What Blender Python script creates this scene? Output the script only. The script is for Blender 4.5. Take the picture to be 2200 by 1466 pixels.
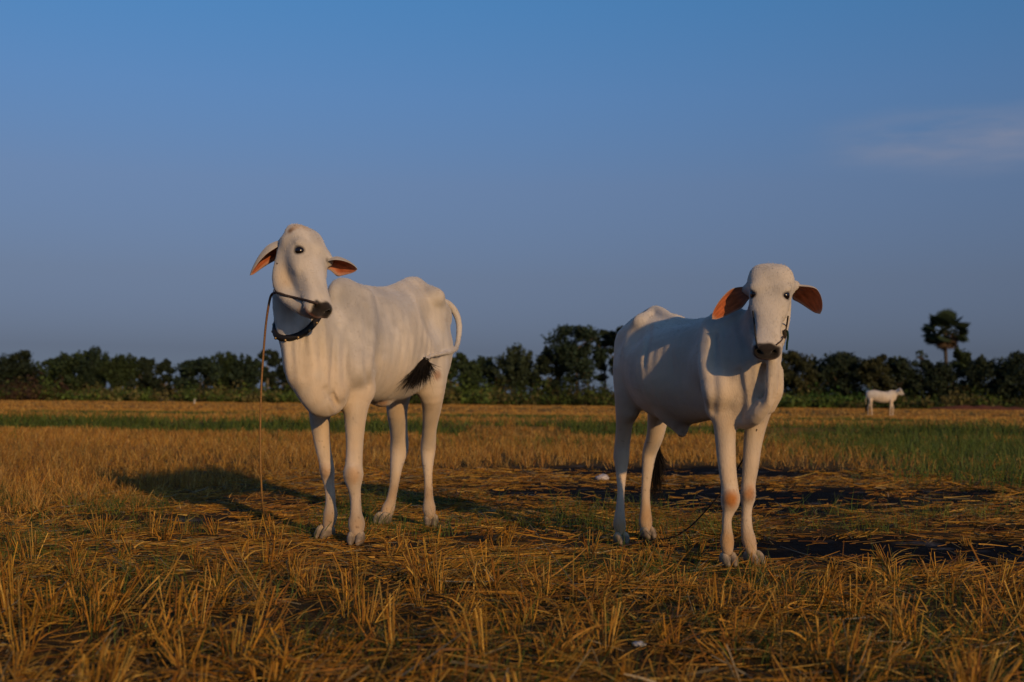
import bpy, math
import numpy as np
from mathutils import Vector, Matrix

for _o in list(bpy.data.objects):
    bpy.data.objects.remove(_o)
SC = bpy.context.scene
COL = SC.collection
RNG = np.random.default_rng(11)

def unit(v):
    v = np.asarray(v, float)
    return v / np.linalg.norm(v)

# ------------------------------------------------------------------ camera
FPX, CXP, CYP = 2600.0, 1100.0, 733.0          # focal length and centre in photo pixels (2200 x 1466)
CAM = np.array([0.0, 0.0, 0.70])
PITCH, ROLL = math.atan(125.0 / FPX), 0.0096
_F0 = np.array([0, math.cos(PITCH), math.sin(PITCH)])
_U0 = np.array([0, -math.sin(PITCH), math.cos(PITCH)])
_R0 = np.array([1.0, 0, 0])
CR = _R0 * math.cos(ROLL) + _U0 * math.sin(ROLL)
CU = _U0 * math.cos(ROLL) - _R0 * math.sin(ROLL)
CF = _F0
cd = bpy.data.cameras.new('camera')
cam = bpy.data.objects.new('camera', cd)
COL.objects.link(cam)
cam.matrix_world = Matrix(((CR[0], CU[0], -CF[0], CAM[0]), (CR[1], CU[1], -CF[1], CAM[1]),
                           (CR[2], CU[2], -CF[2], CAM[2]), (0, 0, 0, 1)))
cd.sensor_width = 36.0
cd.lens = 36.0 * FPX / 2200.0
cd.clip_start, cd.clip_end = 0.05, 8000.0
cd.dof.use_dof = True
cd.dof.focus_distance = 5.6
cd.dof.aperture_fstop = 3.2
SC.camera = cam

# ------------------------------------------------------------------ light
SUN_AZ, SUN_EL = math.radians(27.0), math.radians(14.0)   # azimuth measured from behind the camera towards its right
SDIR = np.array([math.sin(SUN_AZ) * math.cos(SUN_EL), -math.cos(SUN_AZ) * math.cos(SUN_EL), math.sin(SUN_EL)])
sl = bpy.data.lights.new('sun', 'SUN')
sl.energy = 2.95
sl.angle = math.radians(0.9)
sl.color = (1.0, 0.62, 0.29)
sun = bpy.data.objects.new('sun', sl)
COL.objects.link(sun)
sun.rotation_euler = Vector(SDIR).to_track_quat('Z', 'Y').to_euler()
sun.location = (6, -12, 8)

W = bpy.data.worlds.new('World')
SC.world = W
W.use_nodes = True
wn, wl = W.node_tree.nodes, W.node_tree.links
wn.clear()
wout = wn.new('ShaderNodeOutputWorld')
wbg = wn.new('ShaderNodeBackground')
wbg.inputs['Strength'].default_value = 0.15
sky = wn.new('ShaderNodeTexSky')
sky.sky_type = 'NISHITA'
sky.sun_disc = False
sky.sun_elevation = SUN_EL
sky.sun_rotation = math.pi - SUN_AZ
sky.altitude = 0
sky.air_density, sky.dust_density, sky.ozone_density = 1.0, 1.0, 1.0
tco = wn.new('ShaderNodeTexCoord')
sep = wn.new('ShaderNodeSeparateXYZ')
wl.new(tco.outputs['Generated'], sep.inputs[0])
# evening haze layer that dulls and cools the sky towards the horizon, the same all the way round
ramp = wn.new('ShaderNodeValToRGB')
wl.new(sep.outputs['Z'], ramp.inputs[0])
el = ramp.color_ramp.elements
SKYMUL = ((0.0, (.18, .26, .61)), (.038, (.132, .164, .355)), (.099, (.192, .208, .345)), (.174, (.262, .296, .442)),
          (.245, (.266, .385, .585)), (.314, (.238, .455, .69)))
el[0].position, el[0].color = SKYMUL[0][0], (*SKYMUL[0][1], 1)
el[1].position, el[1].color = SKYMUL[-1][0], (*SKYMUL[-1][1], 1)
for pos, c in SKYMUL[1:-1]:
    e = el.new(pos); e.color = (*c, 1)
mul = wn.new('ShaderNodeMixRGB'); mul.blend_type = 'MULTIPLY'; mul.inputs[0].default_value = 1.0
wl.new(sky.outputs[0], mul.inputs[1]); wl.new(ramp.outputs[0], mul.inputs[2])
# thin drifting evening cloud: soft noise streaks that only show inside a few banks of sky
cmap = wn.new('ShaderNodeMapping'); cmap.inputs['Scale'].default_value = (3.0, 3.0, 16.0)
wl.new(tco.outputs['Generated'], cmap.inputs[0])
cnz = wn.new('ShaderNodeTexNoise'); cnz.inputs['Scale'].default_value = 2.2; cnz.inputs['Detail'].default_value = 6
cnz.inputs['Roughness'].default_value = .55
wl.new(cmap.outputs[0], cnz.inputs['Vector'])
def bank(v, rad):
    d = wn.new('ShaderNodeVectorMath'); d.operation = 'DISTANCE'; d.inputs[1].default_value = v
    m = wn.new('ShaderNodeMapping'); m.inputs['Scale'].default_value = (1, 1, 4.6)
    wl.new(tco.outputs['Generated'], m.inputs[0]); wl.new(m.outputs[0], d.inputs[0])
    r = wn.new('ShaderNodeMapRange'); r.inputs['From Min'].default_value = rad; r.inputs['From Max'].default_value = rad * .1
    r.interpolation_type = 'SMOOTHSTEP'; wl.new(d.outputs['Value'], r.inputs['Value'])
    return r
cv = unit(CR * ((2090 - CXP) / FPX) + CU * ((CYP - 298) / FPX) + CF)
bk = bank((cv[0], cv[1], cv[2] * 4.6), .16)
cr_ = wn.new('ShaderNodeMapRange'); cr_.inputs['From Min'].default_value = .36; cr_.inputs['From Max'].default_value = .66
wl.new(cnz.outputs['Fac'], cr_.inputs['Value'])
cm_ = wn.new('ShaderNodeMath'); cm_.operation = 'MULTIPLY'; wl.new(bk.outputs[0], cm_.inputs[0]); wl.new(cr_.outputs[0], cm_.inputs[1])
cm2 = wn.new('ShaderNodeMath'); cm2.operation = 'MULTIPLY'; cm2.inputs[1].default_value = .85; wl.new(cm_.outputs[0], cm2.inputs[0])
cmix = wn.new('ShaderNodeMixRGB'); cmix.inputs[2].default_value = (1.5, 1.65, 2.25, 1)
wl.new(cm2.outputs[0], cmix.inputs[0]); wl.new(mul.outputs[0], cmix.inputs[1])
wl.new(cmix.outputs[0], wbg.inputs[0])
wl.new(wbg.outputs[0], wout.inputs[0])

SC.view_settings.view_transform = 'Standard'
SC.view_settings.look = 'None'
SC.view_settings.gamma = 1.0
SC.view_settings.exposure = 0.0
SC.render.engine = 'CYCLES'
SC.cycles.max_bounces = 6
SC.cycles.transparent_max_bounces = 6

# ------------------------------------------------------------------ helpers
def P(px, py, d):
    """World point seen at photo pixel (px, py) at world depth Y = d."""
    v = CR * ((px - CXP) / FPX) + CU * ((CYP - py) / FPX) + CF
    return CAM + v * (d / v[1])

def PG(px, py):
    """Point of the flat ground seen at photo pixel (px, py)."""
    v = CR * ((px - CXP) / FPX) + CU * ((CYP - py) / FPX) + CF
    return CAM + v * (-CAM[2] / v[2])

def link(name, data, parent=None, loc=None, mat=None):
    o = bpy.data.objects.new(name, data)
    COL.objects.link(o)
    if parent is not None:
        o.parent = parent
    if loc is not None:
        o.location = [float(x) for x in loc]
    if mat is not None and data is not None and hasattr(data, 'materials') and not len(data.materials):
        data.materials.append(mat)
    return o

def tag(o, label=None, cat=None, group=None, kind=None):
    if label: o['label'] = label
    if cat: o['category'] = cat
    if group: o['group'] = group
    if kind: o['kind'] = kind
    return o

def thing(name, loc, label, cat, group=None, rz=0.0):
    o = link(name, None, None, loc)
    o.empty_display_size = 0.1
    o.rotation_euler = (0, 0, rz)
    return tag(o, label, cat, group)

def mesh(name, V, F, col=None, smooth=True):
    """Mesh from arrays; F is an (n, k) index array or a list of such arrays; col is per-vertex rgb."""
    V = np.asarray(V, np.float32)
    Fs = F if isinstance(F, (list, tuple)) else [F]
    Fs = [np.asarray(f, np.int32) for f in Fs if len(f)]
    me = bpy.data.meshes.new(name)
    me.vertices.add(len(V)); me.vertices.foreach_set('co', V.ravel())
    nl = sum(f.size for f in Fs); nf = sum(len(f) for f in Fs)
    me.loops.add(nl); me.polygons.add(nf)
    me.loops.foreach_set('vertex_index', np.concatenate([f.ravel() for f in Fs]))
    tot = np.concatenate([np.full(len(f), f.shape[1], np.int32) for f in Fs])
    me.polygons.foreach_set('loop_start', np.concatenate([[0], np.cumsum(tot)[:-1]]).astype(np.int32))
    if smooth:
        me.polygons.foreach_set('use_smooth', np.ones(nf, bool))
    me.update(calc_edges=True)
    me.validate()
    if col is not None:
        a = me.color_attributes.new('Col', 'FLOAT_COLOR', 'POINT')
        c = np.ones((len(V), 4), np.float32); c[:, :3] = col
        a.data.foreach_set('color', c.ravel())
    return me

class Soup:
    """Collects vertices, faces and colours of many small pieces."""
    def __init__(s): s.V, s.F, s.C, s.n = [], {}, [], 0
    def add(s, V, F, C):
        V = np.asarray(V, float).reshape(-1, 3); F = np.asarray(F, int)
        C = np.broadcast_to(np.asarray(C, float), V.shape)
        s.V.append(V); s.C.append(C); s.F.setdefault(F.shape[1], []).append(F + s.n); s.n += len(V)
    def mesh(s, name, smooth=True):
        return mesh(name, np.concatenate(s.V), [np.concatenate(f) for f in s.F.values()], np.concatenate(s.C), smooth)

def _hash(ix, iy, seed):
    h = (ix.astype(np.int64) * 374761393 + iy.astype(np.int64) * 668265263 + seed * 974711) & 0xffffffff
    h = ((h ^ (h >> 13)) * 1274126177) & 0xffffffff
    return ((h ^ (h >> 16)) & 0xffff) / 65535.0

def vnoise(x, y, seed=0):
    x = np.asarray(x, float); y = np.asarray(y, float)
    ix, iy = np.floor(x), np.floor(y)
    fx, fy = x - ix, y - iy
    fx, fy = fx * fx * (3 - 2 * fx), fy * fy * (3 - 2 * fy)
    a, b = _hash(ix, iy, seed), _hash(ix + 1, iy, seed)
    c, d = _hash(ix, iy + 1, seed), _hash(ix + 1, iy + 1, seed)
    return (a * (1 - fx) + b * fx) * (1 - fy) + (c * (1 - fx) + d * fx) * fy

def fbm(x, y, seed=0, oct=4):
    s, a, t = 0.0, 0.5, 0.0
    for i in range(oct):
        s = s + a * vnoise(np.asarray(x) * 2 ** i, np.asarray(y) * 2 ** i, seed + i); t += a; a *= 0.5
    return s / t

def smooth01(e0, e1, x):
    t = np.clip((x - e0) / (e1 - e0), 0, 1)
    return t * t * (3 - 2 * t)

def blades(base, dirv, length, width, bend, col, segs=2, prism=False, tip=0.6, rng=RNG):
    """Many thin stalks at once: ribbons, or three-sided prisms. Returns V, F, C."""
    N = len(base)
    base = np.asarray(base, float); dirv = np.asarray(dirv, float)
    length = np.broadcast_to(length, (N,)); width = np.broadcast_to(width, (N,))
    rv = rng.normal(size=(N, 3))
    s = np.cross(dirv, rv); s /= np.linalg.norm(s, axis=1, keepdims=True) + 1e-9
    q = np.cross(dirv, s)
    rings = []
    k = 3 if prism else 2
    for i in range(segs + 1):
        t = i / segs
        c = base + dirv * (length * t)[:, None] + bend * (t * t)
        w = width * (1 - (1 - tip) * t) * 0.5
        if prism:
            ring = [c + (s * math.cos(a) + q * math.sin(a)) * w[:, None] for a in (0, 2.094, 4.189)]
        else:
            ring = [c - s * w[:, None], c + s * w[:, None]]
        rings.append(np.stack(ring, 1))
    V = np.stack(rings, 1).reshape(N, -1, 3)
    per = k * (segs + 1)
    f = []
    for i in range(segs):
        for j in range(k if prism else 1):
            j2 = (j + 1) % k
            f.append([i * k + j, i * k + j2, (i + 1) * k + j2, (i + 1) * k + j])
    f = np.array(f)
    F = (f[None] + (np.arange(N) * per)[:, None, None]).reshape(-1, 4)
    C = np.repeat(np.asarray(col, float), per, axis=0)
    return V.reshape(-1, 3), F, C

# ------------------------------------------------------------------ materials
def nodes_of(name):
    m = bpy.data.materials.new(name)
    m.use_nodes = True
    n, l = m.node_tree.nodes, m.node_tree.links
    return m, n, l, n['Principled BSDF']

def attr_mat(name, rough=0.8, noise_scale=30.0, lo=0.8, hi=1.2, bump=0.0, bump_scale=60.0, stretch=(1, 1, 1),
             sss=0.0, sheen=0.0, spec=0.3, transl=0.0):
    """Material coloured by the mesh's own painted colour, broken up with noise."""
    m, n, l, b = nodes_of(name)
    at = n.new('ShaderNodeAttribute'); at.attribute_name = 'Col'
    tc = n.new('ShaderNodeTexCoord')
    mp = n.new('ShaderNodeMapping'); mp.inputs['Scale'].default_value = stretch
    l.new(tc.outputs['Object'], mp.inputs[0])
    nz = n.new('ShaderNodeTexNoise'); nz.inputs['Scale'].default_value = noise_scale
    nz.inputs['Detail'].default_value = 5.0
    l.new(mp.outputs[0], nz.inputs['Vector'])
    mr = n.new('ShaderNodeMapRange')
    mr.inputs['From Min'].default_value, mr.inputs['From Max'].default_value = 0.3, 0.7
    mr.inputs['To Min'].default_value, mr.inputs['To Max'].default_value = lo, hi
    l.new(nz.outputs['Fac'], mr.inputs['Value'])
    mx = n.new('ShaderNodeMixRGB'); mx.blend_type = 'MULTIPLY'; mx.inputs[0].default_value = 1.0
    l.new(at.outputs['Color'], mx.inputs[1]); l.new(mr.outputs[0], mx.inputs[2])
    l.new(mx.outputs[0], b.inputs['Base Color'])
    b.inputs['Roughness'].default_value = rough
    b.inputs['Specular IOR Level'].default_value = spec
    b.inputs['Sheen Weight'].default_value = sheen
    if sss:
        b.inputs['Subsurface Weight'].default_value = sss
        b.inputs['Subsurface Radius'].default_value = (0.02, 0.008, 0.004)
        b.inputs['Subsurface Scale'].default_value = 0.5
    if bump:
        n2 = n.new('ShaderNodeTexNoise'); n2.inputs['Scale'].default_value = bump_scale
        n2.inputs['Detail'].default_value = 6.0
        l.new(mp.outputs[0], n2.inputs['Vector'])
        bp = n.new('ShaderNodeBump'); bp.inputs['Strength'].default_value = bump
        bp.inputs['Distance'].default_value = 0.01
        l.new(n2.outputs['Fac'], bp.inputs['Height']); l.new(bp.outputs[0], b.inputs['Normal'])
    if transl:
        tr = n.new('ShaderNodeBsdfTranslucent'); l.new(mx.outputs[0], tr.inputs['Color'])
        ms = n.new('ShaderNodeMixShader'); ms.inputs[0].default_value = transl
        l.new(b.outputs[0], ms.inputs[1]); l.new(tr.outputs[0], ms.inputs[2])
        l.new(ms.outputs[0], n['Material Output'].inputs['Surface'])
    return m

def plain_mat(name, col, rough=0.6, spec=0.4, noise=0.15, scale=40.0, coat=0.0):
    m, n, l, b = nodes_of(name)
    nz = n.new('ShaderNodeTexNoise'); nz.inputs['Scale'].default_value = scale; nz.inputs['Detail'].default_value = 4
    tc = n.new('ShaderNodeTexCoord'); l.new(tc.outputs['Object'], nz.inputs['Vector'])
    r = n.new('ShaderNodeValToRGB')
    r.color_ramp.elements[0].position, r.color_ramp.elements[1].position = 0.3, 0.7
    r.color_ramp.elements[0].color = [c * (1 - noise) for c in col] + [1]
    r.color_ramp.elements[1].color = [min(1, c * (1 + noise)) for c in col] + [1]
    l.new(nz.outputs['Fac'], r.inputs[0]); l.new(r.outputs[0], b.inputs['Base Color'])
    b.inputs['Roughness'].default_value = rough; b.inputs['Specular IOR Level'].default_value = spec
    b.inputs['Coat Weight'].default_value = coat
    return m
# ------------------------------------------------------------------ implicit-surface body modelling
def smin(a, b, k):
    if k <= 0: return np.minimum(a, b)
    h = np.maximum(k - np.abs(a - b), 0) / k
    return np.minimum(a, b) - h * h * k * 0.25

def sup_d(u, v, w, a, b, c, p):
    """Superellipsoid distance estimate (p > 2 is boxier)."""
    x, y, z = np.abs(u / a), np.abs(v / b), np.abs(w / c)
    k0 = (x ** p + y ** p + z ** p) ** (1 / p) + 1e-9
    g = k0 ** (1 - p) * np.sqrt((x ** (p - 1) / a) ** 2 + (y ** (p - 1) / b) ** 2 + (z ** (p - 1) / c) ** 2) + 1e-9
    return (k0 - 1) / g

def ell_d(u, v, w, a, b, c):
    k0 = np.sqrt((u / a) ** 2 + (v / b) ** 2 + (w / c) ** 2) + 1e-9
    k1 = np.sqrt((u / (a * a)) ** 2 + (v / (b * b)) ** 2 + (w / (c * c)) ** 2) + 1e-9
    return k0 * (k0 - 1) / k1

class Loft:
    """Tube with elliptical sections: stations (centre, lateral radius, up radius, down radius), up hint vector (one, or one per station)."""
    def __init__(s, st, up, k=0.03, dense=4, sub=False, p=2):
        s.pw = p
        c = np.array([x[0] for x in st], float)
        r = np.array([[x[1], x[2], x[3] if len(x) > 3 else x[2]] for x in st], float)
        up = np.asarray(up, float)
        la = np.repeat(up[None], len(c), 0) if up.ndim == 1 else up
        D = np.concatenate([c, r, la], 1)
        if dense > 1 and len(c) > 2:                       # Catmull-Rom resampling
            E = np.concatenate([2 * D[:1] - D[1:2], D, 2 * D[-1:] - D[-2:-1]])
            out = []
            for i in range(len(D) - 1):
                p0, p1, p2, p3 = E[i], E[i + 1], E[i + 2], E[i + 3]
                for j in range(dense):
                    t = j / dense
                    out.append(0.5 * (2 * p1 + (p2 - p0) * t + (2 * p0 - 5 * p1 + 4 * p2 - p3) * t * t + (3 * p1 - p0 - 3 * p2 + p3) * t ** 3))
            out.append(D[-1]); D = np.array(out)
        s.c, s.r, s.l = D[:, :3], np.maximum(D[:, 3:6], 0.002), D[:, 6:9]
        s.k, s.sub = k, sub
        R = s.r.max(1)
        s.lo = (s.c - R[:, None]).min(0); s.hi = (s.c + R[:, None]).max(0)
    def __call__(s, X):
        best = None
        for i in range(len(s.c) - 1):
            A, B = s.c[i], s.c[i + 1]
            ax = B - A; L2 = ax @ ax + 1e-12; an = ax / math.sqrt(L2)
            Q = X - A
            t = np.clip((Q @ ax) / L2, 0, 1)
            up = s.l[i] + s.l[i + 1]; up = up - an * (up @ an); up = up / np.linalg.norm(up)
            lat = np.cross(an, up)
            rr = s.r[i] + (s.r[i + 1] - s.r[i]) * t[..., None]
            Q = Q - ax * t[..., None]
            u, v, w = Q @ lat, Q @ up, Q @ an
            b = np.where(v > 0, rr[..., 1], rr[..., 2])
            cc_ = np.minimum(rr[..., 0], b)
            d = ell_d(u, v, w, rr[..., 0], b, cc_) if s.pw == 2 else sup_d(u, v, w, rr[..., 0], b, cc_, s.pw)
            best = d if best is None else np.minimum(best, d)
        return best

class Chain:
    """Tapered round chain: points and radii."""
    def __init__(s, pts, rad, k=0.03, dense=3, sub=False):
        s.sub = sub
        D = np.concatenate([np.array(pts, float), np.array(rad, float)[:, None]], 1)
        if dense > 1 and len(D) > 2:
            E = np.concatenate([2 * D[:1] - D[1:2], D, 2 * D[-1:] - D[-2:-1]])
            out = []
            for i in range(len(D) - 1):
                p0, p1, p2, p3 = E[i], E[i + 1], E[i + 2], E[i + 3]
                for j in range(dense):
                    t = j / dense
                    out.append(0.5 * (2 * p1 + (p2 - p0) * t + (2 * p0 - 5 * p1 + 4 * p2 - p3) * t * t + (3 * p1 - p0 - 3 * p2 + p3) * t ** 3))
            out.append(D[-1]); D = np.array(out)
        s.p, s.r, s.k = D[:, :3], np.maximum(D[:, 3], 0.001), k
        s.lo = (s.p - s.r[:, None]).min(0); s.hi = (s.p + s.r[:, None]).max(0)
    def __call__(s, X):
        best = None
        for i in range(len(s.p) - 1):
            A, B = s.p[i], s.p[i + 1]
            ax = B - A; L2 = ax @ ax + 1e-12
            Q = X - A
            t = np.clip((Q @ ax) / L2, 0, 1)
            d = np.linalg.norm(Q - ax * t[..., None], axis=-1) - (s.r[i] + (s.r[i + 1] - s.r[i]) * t)
            best = d if best is None else np.minimum(best, d)
        return best

class Ell:
    """Ellipsoid with axes given as rows of M and radii r."""
    def __init__(s, c, r, M=None, k=0.03, sub=False):
        s.c = np.asarray(c, float); s.r = np.broadcast_to(np.asarray(r, float), (3,)).copy()
        s.M = np.eye(3) if M is None else np.array([unit(m) for m in M])
        s.k, s.sub = k, sub
        R = s.r.max(); s.lo, s.hi = s.c - R, s.c + R
    def __call__(s, X):
        Q = (X - s.c) @ s.M.T
        return ell_d(Q[..., 0], Q[..., 1], Q[..., 2], *s.r)

class Folds:
    """Skin folds: long shallow vertical ripples inside a soft sphere."""
    k = 0.0
    def __init__(s, c, r, amp, fx, fz, seed):
        s.c, s.R, s.amp, s.fx, s.fz, s.seed = np.asarray(c, float), r, amp, fx, fz, seed
        s.lo, s.hi = s.c - r, s.c + r
    def disp(s, X):
        q = np.linalg.norm(X - s.c, axis=-1) / s.R
        w = vnoise(X[..., 0] * 9 + s.seed, X[..., 2] * 6, s.seed) * 5
        v = vnoise(X[..., 0] * 14, X[..., 2] * 5, s.seed + 3)
        return s.amp * np.sin(X[..., 0] * s.fx + X[..., 2] * s.fz + w) * (.3 + v) * smooth01(1, .35, q)

class Dent:
    """Shallow hollow (or swelling, when negative) of the surface inside a soft sphere."""
    k = 0.0
    def __init__(s, c, r, amp):
        s.c, s.R, s.amp = np.asarray(c, float), r, amp
        s.lo, s.hi = s.c - r, s.c + r
    def disp(s, X):
        return s.amp * smooth01(1, 0, np.linalg.norm(X - s.c, axis=-1) / s.R)

class Ribs:
    """Faint rib relief on one side of a barrel chest, slanting back as it goes down."""
    k = 0.0
    def __init__(s, B, f, l, z, r, amp, wl):
        s.B, s.f, s.z, s.R, s.amp, s.wl = B, f, z, r, amp, wl
        s.c = B(f, l, z); s.lo, s.hi = s.c - r, s.c + r
    def disp(s, X):
        Q = X - s.B.O
        f = Q @ s.B.h; z = Q[..., 2]
        q = np.linalg.norm((X - s.c) * [1, 1, .8], axis=-1) / s.R
        ph = (f + .28 * (z - s.z) + .9 * (z - s.z) ** 2) / s.wl * 2 * math.pi
        return s.amp * np.sin(ph) * smooth01(1, .45, q) * (.4 + .8 * vnoise(f * 9, z * 6, 7))

class Field:
    """Primitives joined in order with smooth unions (or smooth cuts where sub is set)."""
    def __init__(s, prims): s.prims = prims
    def at(s, X):
        X = np.asarray(X, float); d = np.full(X.shape[:-1], 0.3)
        for p in s.prims:
            if hasattr(p, 'disp'):
                d = d + p.disp(X); continue
            v = p(X)
            d = -smin(-d, v, p.k) if getattr(p, 'sub', False) else smin(d, v, p.k)
        return d
    def grid(s, h):
        """Signed distance on a regular grid: coarse everywhere, exact only near the surface."""
        pos = [p for p in s.prims if not getattr(p, 'sub', False)]
        m = 4
        lo = np.min([p.lo for p in pos], 0) - 5 * h; hi = np.max([p.hi for p in pos], 0) + 5 * h
        nc = np.ceil((hi - lo) / (h * m)).astype(int) + 2
        g = np.stack(np.meshgrid(*[lo[i] + h * m * np.arange(nc[i]) for i in range(3)], indexing='ij'), -1).reshape(-1, 3)
        Dc = s.near(g, h * m * 2).reshape(nc)
        D = Dc
        for ax in range(3):                                   # linear upsampling to the fine grid
            a = np.moveaxis(D, ax, 0)
            t = (np.arange((a.shape[0] - 1) * m + 1) / m); i0 = np.minimum(t.astype(int), a.shape[0] - 2)
            f = (t - i0).astype(np.float32).reshape(-1, 1, 1)
            D = np.moveaxis(a[i0] * (1 - f) + a[i0 + 1] * f, 0, ax)
        D = np.ascontiguousarray(D, dtype=np.float32)
        idx = np.nonzero(np.abs(D) < h * m * 0.9)
        X = np.stack(idx, -1) * h + lo
        D[idx] = s.near(X, h * 3)
        return D, lo
    def near(s, X, pad):
        d = np.full(len(X), 0.3)
        for p in s.prims:
            q = pad + p.k
            sel = np.nonzero(((X > p.lo - q) & (X < p.hi + q)).all(1))[0]
            if not len(sel): continue
            if hasattr(p, 'disp'):
                d[sel] += p.disp(X[sel]); continue
            v = p(X[sel])
            d[sel] = -smin(-d[sel], v, p.k) if getattr(p, 'sub', False) else smin(d[sel], v, p.k)
        return d

def surface_nets(D, lo, h):
    S = D < 0
    nx, ny, nz = D.shape
    cs = np.zeros((nx - 1, ny - 1, nz - 1), np.int8)
    for i in (0, 1):
        for j in (0, 1):
            for k in (0, 1):
                cs += S[i:nx - 1 + i, j:ny - 1 + j, k:nz - 1 + k]
    act = np.argwhere((cs > 0) & (cs < 8))
    idx = np.full(cs.shape, -1, np.int32)
    idx[tuple(act.T)] = np.arange(len(act))
    acc = np.zeros((len(act), 3)); cnt = np.zeros(len(act))
    cor = [(i, j, k) for i in (0, 1) for j in (0, 1) for k in (0, 1)]
    val = {c: D[act[:, 0] + c[0], act[:, 1] + c[1], act[:, 2] + c[2]].astype(float) for c in cor}
    for c in cor:
        for ax in range(3):
            if c[ax]: continue
            e = list(c); e[ax] = 1; e = tuple(e)
            a, b = val[c], val[e]
            m = (a < 0) != (b < 0)
            t = np.where(m, a / np.where(m, a - b, 1), 0)
            p = np.tile(np.array(c, float), (len(act), 1)); p[:, ax] += t
            acc[m] += p[m]; cnt += m
    V = lo + h * (act + acc / cnt[:, None])
    faces = []
    for ax in range(3):
        s0 = [slice(None)] * 3; s1 = [slice(None)] * 3
        s0[ax] = slice(0, -1); s1[ax] = slice(1, None)
        A, B = S[tuple(s0)], S[tuple(s1)]
        e = np.argwhere(A != B)
        o1, o2 = (ax + 1) % 3, (ax + 2) % 3
        e = e[(e[:, o1] > 0) & (e[:, o2] > 0)]
        inside_first = S[tuple(e.T)]
        q = []
        for d1, d2 in ((-1, -1), (0, -1), (0, 0), (-1, 0)):
            c = e.copy(); c[:, o1] += d1; c[:, o2] += d2
            c = np.minimum(c, np.array(cs.shape) - 1)
            q.append(idx[tuple(c.T)])
        q = np.stack(q, 1)
        q[~inside_first] = q[~inside_first][:, ::-1]
        faces.append(q[(q >= 0).all(1)])
    return V, np.concatenate(faces)

def sdf_mesh(prims, h, relax=1):
    f = Field(prims)
    D, lo = f.grid(h)
    V, F = surface_nets(D, lo, h)
    for _ in range(relax):                                   # light relaxation keeps the quads even
        acc = np.zeros_like(V); cnt = np.zeros(len(V))
        for a, b in ((0, 1), (1, 2), (2, 3), (3, 0)):
            np.add.at(acc, F[:, a], V[F[:, b]]); np.add.at(cnt, F[:, a], 1)
            np.add.at(acc, F[:, b], V[F[:, a]]); np.add.at(cnt, F[:, b], 1)
        V = V * 0.5 + 0.5 * acc / np.maximum(cnt, 1)[:, None]
    return V, F

def tube(pts, rad, sides=8, dense=4):
    """Swept round tube through points; returns V, F."""
    D = np.concatenate([np.array(pts, float), np.broadcast_to(np.asarray(rad, float), (len(pts),))[:, None]], 1)
    if dense > 1 and len(D) > 2:
        E = np.concatenate([2 * D[:1] - D[1:2], D, 2 * D[-1:] - D[-2:-1]])
        out = []
        for i in range(len(D) - 1):
            p0, p1, p2, p3 = E[i], E[i + 1], E[i + 2], E[i + 3]
            for j in range(dense):
                t = j / dense
                out.append(0.5 * (2 * p1 + (p2 - p0) * t + (2 * p0 - 5 * p1 + 4 * p2 - p3) * t * t + (3 * p1 - p0 - 3 * p2 + p3) * t ** 3))
        out.append(D[-1]); D = np.array(out)
    p, r = D[:, :3], D[:, 3]
    T = np.gradient(p, axis=0); T /= np.linalg.norm(T, axis=1, keepdims=True) + 1e-12
    n = np.cross(T[0], [0.31, 0.57, 0.76]); n /= np.linalg.norm(n)
    V = []
    for i in range(len(p)):
        n = n - T[i] * (n @ T[i]); n /= np.linalg.norm(n)
        b = np.cross(T[i], n)
        for j in range(sides):
            a = 2 * math.pi * j / sides
            V.append(p[i] + (n * math.cos(a) + b * math.sin(a)) * r[i])
    F = [[i * sides + j, i * sides + (j + 1) % sides, (i + 1) * sides + (j + 1) % sides, (i + 1) * sides + j]
         for i in range(len(p) - 1) for j in range(sides)]
    return np.array(V), np.array(F)
# ------------------------------------------------------------------ field
def ell_mask(x, y, cx, cy, rx, ry, seed, edge=.6, freq=3.4, amp=.58):
    q = np.sqrt(((x - cx) / rx) ** 2 + ((y - cy) / ry) ** 2)
    q = q + (fbm(x * freq, y * freq * 2.2, seed) - .5) * 2 * amp
    return smooth01(1 + edge * .5, 1 - edge, q)

def burnt(x, y):
    """Scorched black earth and a few other dark patches, 0..1."""
    m = ell_mask(x, y, 1.6, 9.1, 2.2, 1.6, 21)
    for a in ((1.7, 12.2, 2.2, 1.1, 22), (2.35, 5.85, 1.7, .72, 23), (3.2, 6.95, .9, .25, 24), (-1.9, 6.95, .8, .16, 25), (-.75, 10.0, .32, .22, 26),  # last of these and first below are simply darker ground
              (-1.25, 8.0, .6, .22, 27), (3.4, 9.7, .9, .55, 28), (.95, 6.0, .55, .14, 29)):
        m = np.maximum(m, ell_mask(x, y, *a))
    return m

def green(x, y):
    """Regrowing grass, 0..1."""
    m = ell_mask(x, y, 7.0, 17.0, 3.0, 6.5, 31, .6)
    m = np.maximum(m, ell_mask(x, y, 5.0, 11.2, 1.4, 2.2, 32, .6))
    w = (fbm(x * .12, y * .02, 33) - .5) * 4
    m = np.maximum(m, smooth01(2.3, 1.2, np.abs(y - 23.6 - w)) * smooth01(.36, .52, fbm(x * .45, y * .9, 34)))      # near bank
    m = np.maximum(m, smooth01(5.0, 2.5, np.abs(y - 46.0 - w * 2)) * smooth01(.36, .52, fbm(x * .22, y * .4, 35)))  # far bank
    m = np.maximum(m, .75 * smooth01(.50, .62, fbm(x * .035, y * .13, 39)) * smooth01(50, 60, y))
    m = np.maximum(m, .7 * smooth01(.58, .72, fbm(x * .25, y * .12, 36)) * smooth01(14, 26, y))
    return m

def reddish(x, y):
    w = (fbm(x * .12, y * .02, 33) - .5) * 4
    return smooth01(5.5, 2.5, np.abs(y - 32.0 - w * 1.5)) * smooth01(.32, .6, fbm(x * .35, y * .3, 37))

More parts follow.
